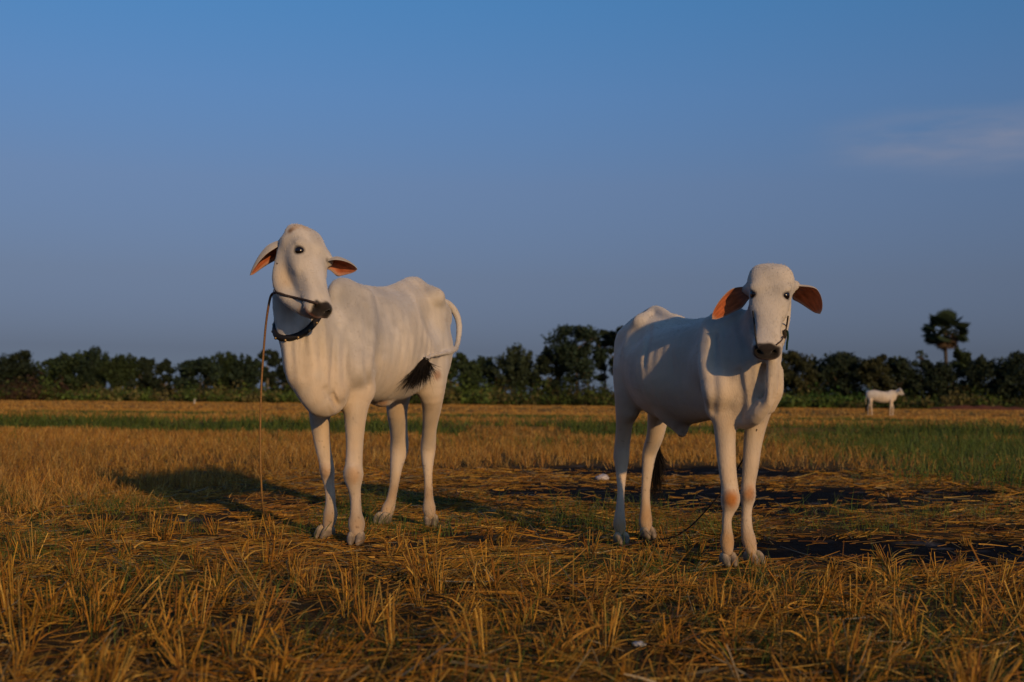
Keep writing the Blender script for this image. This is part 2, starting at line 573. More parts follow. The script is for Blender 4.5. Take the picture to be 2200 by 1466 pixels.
def trampled(x, y):
    """Where the animals have trodden the straw flat, 0..1."""
    q = np.sqrt(((x - 1.6) / 4.2) ** 2 + ((y - 8.4) / 4.6) ** 2) + (fbm(x * .8, y * .8, 38) - .5) * .5
    return np.maximum(smooth01(1.15, .75, q), smooth01(7.6, 6.4, y) * .6)

def height(x, y):
    w = (fbm(x * .12, y * .02, 33) - .5) * 4
    z = .20 * np.exp(-((y - 23.8 - w) / .9) ** 2) + .06 * np.exp(-((y - 45.5 - w * 2) / 1.6) ** 2)
    z = z + .035 * (fbm(x * .8, y * .8, 41) - .5) * smooth01(7.5, 10, y)
    z = z - .018 * burnt(x, y) * smooth01(0, 1, y)
    z = z + .022 * (fbm(x * 6, y * 6, 42, 3) - .5) * smooth01(60, 30, y)
    return z

def axis(dense, step, far, n):
    a = np.arange(dense[0], dense[1] + 1e-6, step)
    g = np.geomspace(step, far, n)
    return np.concatenate([dense[0] - g[::-1], a, dense[1] + g])

gx = axis((-7, 8), .075, 4000, 65)
gy = np.concatenate([1.2 - np.geomspace(.1, 4000, 40)[::-1], np.arange(1.2, 13, .07), 13 + np.cumsum(np.full(60, .12)), np.geomspace(20.4, 140, 130), np.geomspace(150, 4000, 25)])
GX, GY = np.meshgrid(gx, gy)
GZ = height(GX, GY)
bn, gr, rd = burnt(GX, GY), green(GX, GY), reddish(GX, GY)
SOIL = np.array([.040, .027, .014]); STRAW_G = np.array([.22, .125, .030]); ASH = np.array([.0055, .0048, .0045])
GRASSG = np.array([.045, .060, .014]); REDG = np.array([.17, .070, .022])
ns = fbm(GX * 5, GY * 5, 43)[..., None]
base = SOIL * (1 - ns) + STRAW_G * .38 * ns
farw = smooth01(9, 20, GY)[..., None]
base = base * (1 - farw) + STRAW_G * (.75 + .5 * fbm(GX * 1.2, GY * 1.2, 44)[..., None]) * farw
base = base * (1 - .8 * rd[..., None]) + REDG * .8 * rd[..., None]
base = base * (1 - gr[..., None]) + GRASSG * gr[..., None]
ashm = (smooth01(.66, .8, fbm(GX * 7, GY * 9, 45)) * .6 * bn)[..., None]
base = base * (1 - bn[..., None]) + ASH * bn[..., None]
base = base * (1 - ashm) + np.array([.13, .12, .12]) * ashm
nx_, ny_ = len(gx), len(gy)
ii = np.arange(nx_ * ny_).reshape(ny_, nx_)
GF = np.stack([ii[:-1, :-1], ii[:-1, 1:], ii[1:, 1:], ii[1:, :-1]], -1).reshape(-1, 4)
M_SOIL = attr_mat('field_soil', rough=.95, noise_scale=22, lo=.55, hi=1.4, bump=.9, bump_scale=45, spec=.04)
go = link('ground', mesh('ground', np.stack([GX, GY, GZ], -1).reshape(-1, 3), GF, base.reshape(-1, 3)), None, None, M_SOIL)
tag(go, 'dry harvested rice field with scorched patches', None, None, 'structure')

M_STRAW = attr_mat('dry_straw', rough=.65, noise_scale=50, lo=.75, hi=1.25, spec=.3, transl=.18)
M_GRASS = attr_mat('green_grass', rough=.6, noise_scale=20, lo=.8, hi=1.2, spec=.3, transl=.25)
GOLD = np.array([[.47, .265, .040], [.42, .215, .030], [.34, .155, .022], [.52, .34, .085], [.24, .105, .018], [.38, .26, .055], [.33, .20, .055]])
GPICK = np.array([.24, .24, .17, .10, .13, .07, .05])

def straw_cols(n, rng, tone=None):
    c = GOLD[rng.choice(len(GOLD), n, p=GPICK)] * rng.uniform(.55, 1.12, (n, 1)) * np.array([1.02, .97, .80])
    return c if tone is None else c * tone[:, None]

def sample_fan(n, y0, y1, rng, side=1.3, power=1.0):
    """Random ground points inside the camera's wedge (with a margin at the sides), density falling with distance for power < 2."""
    u = rng.random(n)
    y = (y0 ** power + u * (y1 ** power - y0 ** power)) ** (1 / power)
    x = rng.uniform(-1, 1, n) * (.43 * y + side)
    return x, y

def litter():
    """Matted straw lying on the ground near the camera."""
    rng = np.random.default_rng(5)
    sp = Soup()
    N = 122000
    x, y = sample_fan(N, 2.0, 12.5, rng, 1.2, 1.15)
    b = burnt(x, y)
    clump = fbm(x * 3.2, y * 3.2, 51)
    keep = rng.random(N) < np.clip((1 - .98 * b) * (.12 + 1.6 * smooth01(.30, .72, clump)), 0, 1)
    x, y, clump = x[keep], y[keep], clump[keep]; n = len(x)
    ang = (fbm(x * 1.7, y * 1.7, 52) * 4 * math.pi) + rng.normal(scale=.75, size=n)
    tilt = (rng.normal(scale=.13, size=n) + np.where(rng.random(n) < .24, rng.uniform(.2, 1.1, n), 0)) * (1 - .8 * smooth01(4.3, 5.2, y))
    d = np.stack([np.cos(ang) * np.cos(tilt), np.sin(ang) * np.cos(tilt), np.sin(tilt)], 1)
    L = rng.gamma(3.0, .028, n) + .02
    low = smooth01(4.3, 5.2, y) * .75
    z = height(x, y) + rng.random(n) ** 1.5 * (.012 + .05 * smooth01(.4, .7, clump)) * (1 - low)
    base = np.stack([x, y, z], 1) - d * L[:, None] * .5
    base[:, 2] = np.maximum(base[:, 2], height(base[:, 0], base[:, 1]) + .002)
    w = rng.uniform(.0018, .0050, n) * (1 + .12 * np.maximum(y - 4, 0))
    bend = rng.normal(scale=.03, size=(n, 3)) * [1, 1, .4] * (L[:, None] / .15)
    dark = (.62 + .36 * rng.random(n)) * (.62 + .75 * fbm(x * .8, y * .8, 53))
    col = straw_cols(n, rng, dark)
    grey = rng.random(n) < .07
    col[grey] = col[grey].mean(1, keepdims=True) * [1.2, 1.0, .62]
    tri = rng.random(n) < .55
    V, F, C = blades(base[tri], d[tri], L[tri], w[tri], bend[tri] * .4, col[tri], 1, True, .85, rng); sp.add(V, F, C)
    V, F, C = blades(base[~tri], d[~tri], L[~tri], w[~tri] * 1.6, bend[~tri], col[~tri], 3, False, .35, rng); sp.add(V, F, C)
    o = link('straw_litter', sp.mesh('straw_litter'), None, None, M_STRAW)
    tag(o, 'matted golden straw lying loose over the stubble', 'straw', None, 'stuff')

def stand_blades(n, y0, y1, hmin, hmax, wbase, rng, side, power, dens_seed, segs=2, col_tone=1.0):
    x, y = sample_fan(n, y0, y1, rng, side, power)
    # plants grow in tufts
    cell = .20 * 2.0 ** np.floor(np.log2(np.maximum(1, y / 8)))
    jx, jy = np.round(x / cell), np.round(y / cell)
    cx = (jx + (_hash(jx, jy, 61) - .5) * .8) * cell; cy = (jy + (_hash(jx, jy, 62) - .5) * .8) * cell
    r = rng.normal(scale=.16, size=(n, 2)) * cell[:, None]
    x, y = cx + r[:, 0], cy + r[:, 1]
    g = green(x, y)
    flat = trampled(x, y)
    keep = rng.random(n) < np.clip((1 - .97 * burnt(x, y)) * (1 - .88 * flat) * (1 - .93 * g) * (.35 + 1.0 * smooth01(.3, .62, fbm(x * .9, y * .9, dens_seed))), 0, 1)
    x, y, r = x[keep], y[keep], r[keep]; n = len(x); cell = cell[keep]
    lean = r / cell[:, None] * .9 + rng.normal(scale=.16, size=(n, 2))
    d = np.stack([lean[:, 0], lean[:, 1], np.ones(n)], 1); d /= np.linalg.norm(d, axis=1, keepdims=True)
    L = rng.uniform(hmin, hmax, n) * (.7 + .6 * fbm(x * 1.5, y * 1.5, dens_seed + 5)) * (1 - .72 * flat[keep])
    d[:, :2] += rng.normal(scale=1.0, size=(n, 2)) * flat[keep][:, None]; d /= np.linalg.norm(d, axis=1, keepdims=True)
    w = wbase * rng.uniform(.6, 1.4, n) * (y / 8) ** .8
    rd_ = reddish(x, y)[:, None]
    col = straw_cols(n, rng) * col_tone * np.array([1, 1.06, 1.6]) * (.7 + .6 * fbm(x * .35, y * .35, 54))[:, None]
    col = col * (1 - .6 * rd_) + col * [.75, .5, .45] * .6 * rd_
    bend = np.stack([rng.normal(scale=.3, size=n), rng.normal(scale=.3, size=n), -rng.random(n) * .3], 1) * L[:, None] * .6
    return blades(np.stack([x, y, height(x, y) - .01], 1), d, L, w, bend, col, segs, False, .5, rng)

def stubble():
    rng = np.random.default_rng(6)
    sp = Soup()
    for a in ((30000, 6.2, 9.5, .08, .20, .0042, 1.4, 1.4, 71, 2, .95), (115000, 8.5, 23, .06, .17, .0046, 1.6, 1.5, 72, 2, .86),
              (95000, 24, 60, .06, .15, .0065, 3, 1.4, 73, 1, 1.0), (70000, 60, 140, .05, .13, .008, 6, 1.3, 74, 1, .95)):
        V, F, C = stand_blades(a[0], a[1], a[2], a[3], a[4], a[5], rng, a[6], a[7], a[8], a[9], a[10]); sp.add(V, F, C)
    o = link('stubble', sp.mesh('stubble'), None, None, M_STRAW)
    tag(o, 'standing pale rice stubble covering the middle of the field', 'stubble', None, 'stuff')

def grass():
    rng = np.random.default_rng(7)
    sp = Soup()
    for n, y0, y1, h0, h1, w, side, thr in ((70000, 2.0, 8.5, .04, .15, .0036, 1.2, .50), (120000, 8.5, 30, .08, .22, .0055, 1.6, 0), (90000, 18, 60, .10, .24, .008, 3, 0)):
        x, y = sample_fan(n, y0, y1, rng, side, 1.4)
        g = green(x, y)
        if thr: g = np.maximum(g, smooth01(thr, thr + .12, fbm(x * 2.1, y * 2.1, 81)) * .6)
        k = rng.random(n) < g * (1 - burnt(x, y)); x, y = x[k], y[k]; n = len(x)
        l = rng.normal(scale=.28, size=(n, 2)); d = np.stack([l[:, 0], l[:, 1], np.ones(n)], 1); d /= np.linalg.norm(d, axis=1, keepdims=True)
        L = rng.uniform(h0, h1, n) * (1 - .6 * smooth01(32, 42, y))
        col = np.array([.060, .100, .016]) * rng.uniform(.5, 1.4, (n, 1)) + np.array([.06, .03, 0]) * rng.random((n, 1)) ** 3
        V, F, C = blades(np.stack([x, y, height(x, y) - .01], 1), d, L, w * (y / 6) ** .75 * rng.uniform(.6, 1.3, n), rng.normal(scale=.35, size=(n, 3)) * L[:, None] * [1, 1, .4], col, 2, False, .2, rng)
        sp.add(V, F, C)
    o = link('grass', sp.mesh('grass'), None, None, M_GRASS)
    tag(o, 'green grass sprouting on the paddy banks and between the stubble', 'grass', None, 'stuff')

def tuft_mesh(seed):
    """One clump of cut rice stalks: stiff stems fanning from a common root, with split dry leaves."""
    rng = np.random.default_rng(seed)
    sp = Soup()
    n = rng.integers(9, 20)
    a = rng.random(n) * 6.283; r = np.sqrt(rng.random(n)) * .030
    lean = r * 6 + rng.random(n) * .12 + (.35 * (rng.random(n) < .2))
    off = rng.normal(scale=.12, size=2)
    d = np.stack([np.cos(a) * lean + off[0], np.sin(a) * lean + off[1], np.ones(n)], 1); d /= np.linalg.norm(d, axis=1, keepdims=True)
    b = np.stack([np.cos(a) * r, np.sin(a) * r, np.full(n, -.015)], 1)
    L = rng.uniform(.09, .21, n) * rng.uniform(.75, 1.1)
    V, F, C = blades(b, d, L, rng.uniform(.0042, .0072, n), rng.normal(scale=.012, size=(n, 3)), straw_cols(n, rng) * rng.uniform(.75, 1.3), 2, True, .9, rng); sp.add(V, F, C)
    m = rng.integers(7, 15)
    a = rng.random(m) * 6.283
    d = np.stack([np.cos(a), np.sin(a), rng.uniform(.2, 1.6, m)], 1); d /= np.linalg.norm(d, axis=1, keepdims=True)
    L = rng.uniform(.08, .22, m)
    V, F, C = blades(np.stack([np.cos(a) * .02, np.sin(a) * .02, rng.uniform(-.01, .08, m)], 1), d, L, rng.uniform(.004, .009, m),
                     np.stack([np.cos(a) * .03, np.sin(a) * .03, -L * .5], 1), straw_cols(m, rng) * .9, 4, False, .15, rng); sp.add(V, F, C)
    if seed % 3 == 0:
        m = 5; a = rng.random(m) * 6.283
        d = np.stack([np.cos(a) * .3, np.sin(a) * .3, np.ones(m)], 1); d /= np.linalg.norm(d, axis=1, keepdims=True)
        V, F, C = blades(np.stack([np.cos(a) * .02, np.sin(a) * .02, np.zeros(m)], 1), d, rng.uniform(.1, .2, m), .005, np.stack([np.cos(a) * .04, np.sin(a) * .04, np.zeros(m)], 1),
                         np.repeat([[.09, .12, .02]], m, 0) * rng.uniform(.7, 1.3, (m, 1)), 4, False, .15, rng); sp.add(V, F, C)
    me = sp.mesh('stubble_tuft'); me.materials.append(M_STRAW)
    return me

def tufts():
    rng = np.random.default_rng(9)
    mesh_ = [tuft_mesh(100 + i) for i in range(14)]
    pts = [PG(x, y)[:2] for x, y in ((62, 1210), (165, 1200), (300, 1365), (330, 1395), (375, 1355), (420, 1350), (200, 1310), (150, 1240), (545, 1165), (590, 1160), (395, 1150), (250, 1165),
           (470, 1250), (520, 1230), (500, 1440), (390, 1445), (250, 1440), (40, 1300), (1030, 1430), (830, 1410), (900, 1300), (1060, 1290), (1170, 1290), (1330, 1230), (1360, 1250), (1390, 1210),
           (1420, 1215), (1490, 1200), (1460, 1285), (1540, 1330), (1620, 1250), (1695, 1275), (1780, 1290), (1830, 1330), (1915, 1225), (1880, 1310), (2010, 1250), (2040, 1290), (2060, 1210),
           (2080, 1165), (2110, 1300), (2150, 1240), (1960, 1400), (1760, 1420), (1570, 1420), (1440, 1400), (1300, 1400), (1180, 1440), (700, 1430), (620, 1420), (740, 1300), (860, 1180), (640, 1230), (1085, 1120))]
    tries = 0
    while len(pts) < 215 and tries < 6000:
        tries += 1
        x, y = sample_fan(1, 2.3, 6.4, rng, .9, 1.5)
        q = np.array([x[0], y[0]])
        px = 1100 + 2600 * q[0] / q[1]
        if burnt(*q) > .3 or min(np.hypot(*(q - p)) for p in pts) < .115: continue
        trampled = (4.6 < q[1] and -1.6 < q[0] < 2.0)
        if trampled and rng.random() < .8: continue
        pts.append(q)
    for i, q in enumerate(pts):
        o = link('stubble_tuft', mesh_[i % 14], None, (q[0], q[1], float(height(np.array(q[0]), np.array(q[1])))))
        o.rotation_euler = (rng.normal(scale=.2), rng.normal(scale=.2), rng.random() * 6.283)
        s_ = rng.uniform(.55, .95); o.scale = (s_, s_, s_ * rng.uniform(.8, 1.2))
        tag(o, 'upright tuft of cut rice stalks in the straw near the camera', 'stubble tuft', 'cut rice stubble tufts in the foreground')

litter(); stubble(); grass(); tufts()
# ------------------------------------------------------------------ cattle
WHITE = np.array([0.49, 0.45, 0.39])
GREY = np.array([0.25, 0.245, 0.24])
TAN = np.array([0.36, 0.22, 0.10])
BROWN = np.array([0.20, 0.10, 0.04])
DARK = np.array([0.022, 0.017, 0.015])
PINK = np.array([0.36, 0.10, 0.036])

M_COAT = attr_mat('white_coat', rough=0.85, noise_scale=7.0, lo=0.93, hi=1.05, bump=0.25, bump_scale=170.0,
                  stretch=(1, 1, 0.35), sheen=0.25, spec=0.15)
M_EYE = plain_mat('dark_eye', (0.008, 0.005, 0.004), rough=0.18, spec=0.5, coat=0.0)
M_HOOF = attr_mat('grey_hoof', rough=0.6, noise_scale=60, lo=0.7, hi=1.2, bump=0.2)
M_FUR = attr_mat('short_white_hair', rough=.8, noise_scale=40, lo=.9, hi=1.1, spec=.12, transl=.25)
M_HAIR = attr_mat('black_tail_hair', rough=0.85, noise_scale=80, spec=0.15)

class Frame:
    def __init__(s, O, h):
        s.O = np.array([O[0], O[1], 0.0]); s.h = unit([h[0], h[1], 0]); s.l = np.array([-s.h[1], s.h[0], 0.0])
    def __call__(s, f, l, z): return s.O + s.h * f + s.l * l + np.array([0, 0, z])

class Head:
    """Head frame: t runs poll to muzzle (0..1), n out of the forehead, l to the animal's left (metres)."""
    def __init__(s, poll, muz, N, S=1.0, pad=.05):
        s.o = np.asarray(poll, float); ax = np.asarray(muz, float) - s.o
        s.L = np.linalg.norm(ax); s.A = ax / s.L
        N = np.asarray(N, float); s.N = unit(N - s.A * (N @ s.A)); s.l = np.cross(s.N, s.A)
        s.S, s.pad = S, pad
    def __call__(s, t, n, l): return s.o + s.A * (t * s.L) + s.N * (n * s.S) + s.l * (l * s.S)
    def local(s, X):
        Q = X - s.o
        return Q @ s.A / s.L, Q @ s.N / s.S, Q @ s.l / s.S
    def prims(s):
        S = s.S
        rows = [(-.06, -.024, .056, .034, .045), (.04, -.008, .078, .050, .066), (.16, .000, .086, .054, .084),
                (.28, .000, .082, .045, .096), (.42, -.002, .068, .040, .094), (.58, -.003, .057, .039, .078),
                (.76, -.003, .052, .038, .064), (.90, -.003, .056, .039, .054), (.97, -.004, .054, .035, .046)]
        M = [s.l, s.N, s.A]
        pr = [Loft([(s(t, n, 0), a * S, u * S, d * S) for t, n, a, u, d in rows], s.N, k=.03, dense=3, p=2.6)]
        for g in (-1, 1):
            pr.append(Ell(s(.262, .032, .057 * g), (.028 * S, .014 * S, .022 * S), M, k=.025 * S))       # brow
            pr.append(Ell(s(.42, -.012, .062 * g), (.012 * S, .020 * S, .050 * S), M, k=.03 * S))       # cheek bone
            pr.append(Chain([s(.14, -.085, .048 * g), s(.38, -.136, .046 * g), s(.62, -.128, .038 * g), s(.87, -.078, .024 * g)],
                            [.032 * S, .036 * S, .034 * S, .024 * S], k=.045 * S))                       # jaw
        pr.append(Ell(s(.985, .002, 0), (.050 * S, .034 * S, .026 * S), M, k=.02 * S))                   # nose pad
        pr.append(Ell(s(.90, -.056, 0), (.036 * S, .022 * S, .046 * S), M, k=.016 * S))                  # lower lip
        for g in (-1, 1):
            pr.append(Ell(s(.975, -.012, .036 * g), (.019 * S, .026 * S, .026 * S), M, k=.02 * S))        # upper lip lobes
            pr.append(Ell(s(1.025, .010, .029 * g), (.011 * S, .010 * S, .024 * S), M, k=.008 * S, sub=True))  # nostril
            pr.append(Ell(s(.325, .022, .086 * g), (.018 * S, .014 * S, .020 * S), M, k=.012 * S, sub=True))   # socket
        for g in (-1, 1):
            pr.append(Ell(s(.292, .024, .066 * g), (.015 * S, .013 * S, .0085 * S), M, k=.008 * S))         # upper eyelid
        pr.append(Ell(s(.92, -.040, 0), (.066 * S, .003 * S, .050 * S), M, k=.006 * S, sub=True))       # mouth line
        return pr
    def eyes(s, mat, parent, org):
        for g in (-1, 1):
            c = s(.325, .018, .0605 * g)
            V, F = ball(0.0205 * s.S, 16, 12)
            o = link('eye', mesh('eye', V, F), parent, c - org, mat)
    def paint(s, X, C):
        t, n, l = s.local(X)
        near = (t > -.3) & (t < 1.14) & (np.abs(n + .02) < .085) & (np.abs(l) < .095)
        def mix(mask, col):
            m = np.clip(mask * near, 0, 1)[:, None]
            C[:] = C * (1 - m) + np.asarray(col) * m
        wob = 0.005 * np.sin(l * 130) + .005 * np.sin(n * 150 + 1)
        lip = n < -.041
        mix(smooth01(.955, .99, t + wob) * (~lip) * smooth01(s.pad * 1.2, s.pad * .85, np.abs(l)), DARK * .75)
        mix(smooth01(.88, .95, t + wob) * lip * .75, [.20, .11, .07])
        mix(smooth01(.97, 1.0, t) * smooth01(-.010, -.022, n) * (~lip) * .8, [.17, .045, .028])
        mix(smooth01(.005, .001, np.abs(n + .040)) * smooth01(.76, .84, t), DARK * 1.5)
        for g in (-1, 1):
            q = np.linalg.norm(X - s(1.03, .012, .029 * g), axis=1) / s.S
            mix(smooth01(.024, .012, q), DARK * .25)
            e = s(.325, .018, .063 * g); r = np.linalg.norm(X - e, axis=1) / s.S
            mix(smooth01(.028, .020, r), DARK * 1.4)
            mix(smooth01(.075, .035, r) * .22, GREY)

def ball(r, a=14, b=10):
    V = [(0, 0, r)]
    for i in range(1, b):
        th = math.pi * i / b
        for j in range(a):
            ph = 2 * math.pi * j / a
            V.append((r * math.sin(th) * math.cos(ph), r * math.sin(th) * math.sin(ph), r * math.cos(th)))
    V.append((0, 0, -r))
    F3 = [(0, 1 + j, 1 + (j + 1) % a) for j in range(a)] + \
         [(len(V) - 1, 1 + (b - 2) * a + (j + 1) % a, 1 + (b - 2) * a + j) for j in range(a)]
    F4 = [(1 + i * a + j, 1 + (i + 1) * a + j, 1 + (i + 1) * a + (j + 1) % a, 1 + i * a + (j + 1) % a)
          for i in range(b - 2) for j in range(a)]
    return np.array(V, float), [np.array(F3), np.array(F4)]

def ear(base, mid, tip, inner, W, cup=0.35, th=0.006, base_w=0.42, ns=22, nw=14, white=False):
    """Leaf-shaped cupped ear as a closed double sheet. inner = direction the hollow faces. Returns V, F, C."""
    base, mid, tip = (np.asarray(x, float) for x in (base, mid, tip))
    inner = unit(inner)
    rows_i, rows_o = [], []
    for i in range(ns + 1):
        s = i / ns
        c = base * (1 - s) ** 2 + 2 * mid * s * (1 - s) + tip * s * s
        d = unit(2 * (mid - base) * (1 - s) + 2 * (tip - mid) * s + 1e-9)
        nrm = unit(inner - d * (inner @ d)); ac = np.cross(d, nrm)
        prof = (base_w + (1 - base_w) * smooth01(0, .45, s)) * (max(1e-4, 1 - s ** 2.6)) ** .62
        w = W * .5 * prof
        cp = cup * (1.5 - .9 * s)
        ri, ro = [], []
        for j in range(nw + 1):
            x = -1 + 2 * j / nw
            q = c + ac * (w * math.sin(x * (1.1 + cp * .3)) / math.sin(1.1 + cp * .3)) + nrm * (w * cp * (x * x - .3))
            t = th * (1 - .75 * x * x) * (1.4 - s)
            ri.append(q + nrm * t * .5); ro.append(q - nrm * t * .5)
        rows_i.append(ri); rows_o.append(ro)
    A = np.array(rows_i).reshape(-1, 3); B = np.array(rows_o).reshape(-1, 3)
    m = nw + 1
    F = []
    for i in range(ns):
        for j in range(nw):
            a, b, c, d = i * m + j, i * m + j + 1, (i + 1) * m + j + 1, (i + 1) * m + j
            F.append((a, b, c, d)); F.append((len(A) + d, len(A) + c, len(A) + b, len(A) + a))
        for j, rev in ((0, False), (nw, True)):
            a, d = i * m + j, (i + 1) * m + j
            q = (a, d, len(A) + d, len(A) + a)
            F.append(q[::-1] if rev else q)
    S = np.repeat(np.arange(ns + 1) / ns, m); X = np.tile(np.abs(np.linspace(-1, 1, m)), ns + 1)
    rim = np.clip(smooth01(.72, .98, X) + smooth01(.9, 1, S), 0, 1)[:, None]
    inn = PINK * (.55 + .45 * np.sin(X * 14 + S * 4)[:, None] ** 2 + .5 * vnoise(S * 9, X * 7, 5)[:, None])
    hairy = smooth01(.45, .05, S)[:, None] * .35
    inn = inn * (1 - hairy) + WHITE * .7 * hairy
    if white:                                                  # pale hair growing over the upper half of the hollow
        sx = np.tile(np.linspace(-1, 1, m), ns + 1); up_ = np.where(A[nw // 2 + m * (ns // 2) - 3][2] > A[nw // 2 + m * (ns // 2) + 3][2], -1, 1)
        hm = smooth01(.05, .35, sx * up_)[:, None] * .85
        inn = inn * (1 - hm) + WHITE * hm
    Ci = inn * (1 - .6 * rim) + WHITE * .8 * .6 * rim
    Co = np.repeat(WHITE[None], len(B), 0) * (1 - .45 - .35 * smooth01(.2, 1, S)[:, None]) + GREY * (.45 + .35 * smooth01(.2, 1, S)[:, None])
    return np.concatenate([A, B]), np.array(F), np.concatenate([Ci, Co])

def hoof(parent, org, c, head_dir, w=0.085, h=0.062):
    """Cloven hoof: two rounded, forward-pointing claws and the dew claws behind."""
    f = unit([head_dir[0], head_dir[1], 0]); l = np.array([-f[1], f[0], 0])
    z = np.array([0, 0, 1.0]); c = np.array([c[0], c[1], 0.0])
    pr = []
    for g in (-1, 1):
        b = c + l * g * w * .25
        pr.append(Loft([(b - f * w * .40 + z * h * .45, w * .20, h * .42, h * .45), (b + z * h * .5, w * .25, h * .50, h * .5),
                        (b + f * w * .36 + z * h * .34, w * .235, h * .38, h * .34), (b + f * w * .62 + l * g * -.004 + z * h * .16, w * .13, h * .16, h * .16)],
                       z, k=.002, dense=3))
    V, F = sdf_mesh(pr, .005)
    V[:, 2] = np.maximum(V[:, 2], 0.0)
    C = np.repeat(np.array([[.17, .135, .10]]), len(V), 0)
    m = smooth01(h * .5, h * .95, V[:, 2])[:, None]
    C = C * (1 - m) + np.array([.42, .33, .22]) * m
    link('hoof', mesh('hoof', V - org, F, C), parent, None, M_HOOF)

def leg(rows, k=.035):
    r = np.array([q[3] for q in rows], float)
    s_ = r.copy()
    if len(r) > 8:                                             # exaggerate joints against the shafts between them
        m = (np.roll(r, 1) + np.roll(r, -1)) / 2
        s_[3:-1] = r[3:-1] + .22 * (r[3:-1] - m[3:-1])
    return Chain([P(x, y, d) for x, y, d, _ in rows], [a * q[2] / FPX for a, q in zip(s_, rows)], k=k)

def groove(prims, pix, r, k=.03, depth=.0):
    """Cuts a soft skin crease along photo pixels, on the surface of what has been built so far."""
    fd = Field(prims[:])
    q = np.array(pix, float)
    t = np.concatenate([[0], np.cumsum(np.hypot(*np.diff(q, axis=0).T))]); m = max(3, int(t[-1] / 9))
    tt = np.linspace(0, t[-1], m)
    pts = [surf(fd, x, y) for x, y in zip(np.interp(tt, t, q[:, 0]), np.interp(tt, t, q[:, 1]))]
    rr = [r * (.35 + .65 * math.sin(math.pi * (i + .5) / m)) for i in range(m)]
    prims.append(Chain(pts, rr, k=k, sub=True, dense=1))

def surf(fd, px, py, off=0.0, lo=4.5, hi=7.3):
    """First point of the body along the ray through photo pixel (px, py)."""
    a, b = P(px, py, lo), P(px, py, hi)
    t = np.linspace(0, 1, 190)
    v = fd.at(a + (b - a) * t[:, None])
    hit = np.nonzero(v < off + .006)[0]
    if not len(hit): return a + (b - a) * t[np.argmin(v)]
    t = np.linspace(t[max(0, hit[0] - 1)], t[min(189, hit[0] + 3)], 60)
    v = fd.at(a + (b - a) * t[:, None])
    hit = np.nonzero(v < off)[0]
    return a + (b - a) * t[hit[0] if len(hit) else np.argmin(v)]

def spots(X, C, lst):
    """Coat markings: (centre, radius, colour, strength)."""
    for c, r, col, s in lst:
        q = np.linalg.norm(X - np.asarray(c), axis=1)
        q = q * (1 + .7 * (fbm(X[:, 0] * 28 + X[:, 1] * 11, X[:, 2] * 28, 17) - .5))
        m = (smooth01(r * 1.1, r * .2, q) * s)[:, None]
        C[:] = C * (1 - m) + np.asarray(col) * m

def switch_hair(parent, org, root, ends, n, length, name='tail_switch', width=.0022, seed=3):
    rng = np.random.default_rng(seed)
    ends = np.asarray(ends, float)
    i = rng.integers(0, len(ends), n); j = rng.integers(0, len(ends), n); u = rng.random((n, 1))
    tip = ends[i] * u + ends[j] * (1 - u) + rng.normal(scale=.014, size=(n, 3))
    b = np.asarray(root) + rng.normal(scale=.006, size=(n, 3))
    d = tip - b; L = np.linalg.norm(d, axis=1) * rng.uniform(.35, 1.15, n)
    d /= np.linalg.norm(d, axis=1, keepdims=True)
    C = DARK * rng.uniform(.2, .6, (n, 1))
    V, F, C = blades(b - org, d, L, width * rng.uniform(.7, 2.2, n), rng.normal(scale=.016, size=(n, 3)) + np.array([0, 0, -.022]), C, segs=4, tip=.25, rng=rng)
    link(name, mesh(name, V, F, C), parent, None, M_HAIR)

def grime_and_bounce(X, C):
    """Dusty mottling of a white coat: cloudy grey, yellow staining and painted warm bounce light on the underside and legs, flecks of mud."""
    a = fbm(X[:, 0] * 4 + X[:, 1] * 3, X[:, 2] * 5, 13); b = fbm(X[:, 0] * 16 + X[:, 1] * 13, X[:, 2] * 11, 14); f = fbm(X[:, 0] * 70 + X[:, 1] * 50, X[:, 2] * 70, 15, 2)
    v = fbm(X[:, 0] * 26 + X[:, 1] * 22, X[:, 2] * 3.5, 16)                      # streaks running down the coat
    C *= (.80 + .42 * a)[:, None] * (.90 + .20 * b)[:, None] * (.88 + .26 * v)[:, None]
    gw = (smooth01(.46, .66, a) * .45)[:, None]
    C[:] = C * (1 - gw) + C.mean(1, keepdims=True) * np.array([.90, .90, .91]) * gw
    st = (smooth01(1.05, .60, X[:, 2]) * (.3 + .6 * b))[:, None] * .75  # warm bounce off the straw, painted in together with dust staining, by height
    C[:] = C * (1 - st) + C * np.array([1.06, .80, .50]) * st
    m = (smooth01(.80, .90, f) * smooth01(.9, .2, X[:, 2]))[:, None] * .6
    C[:] = C * (1 - m) + np.array([.10, .07, .045]) * m

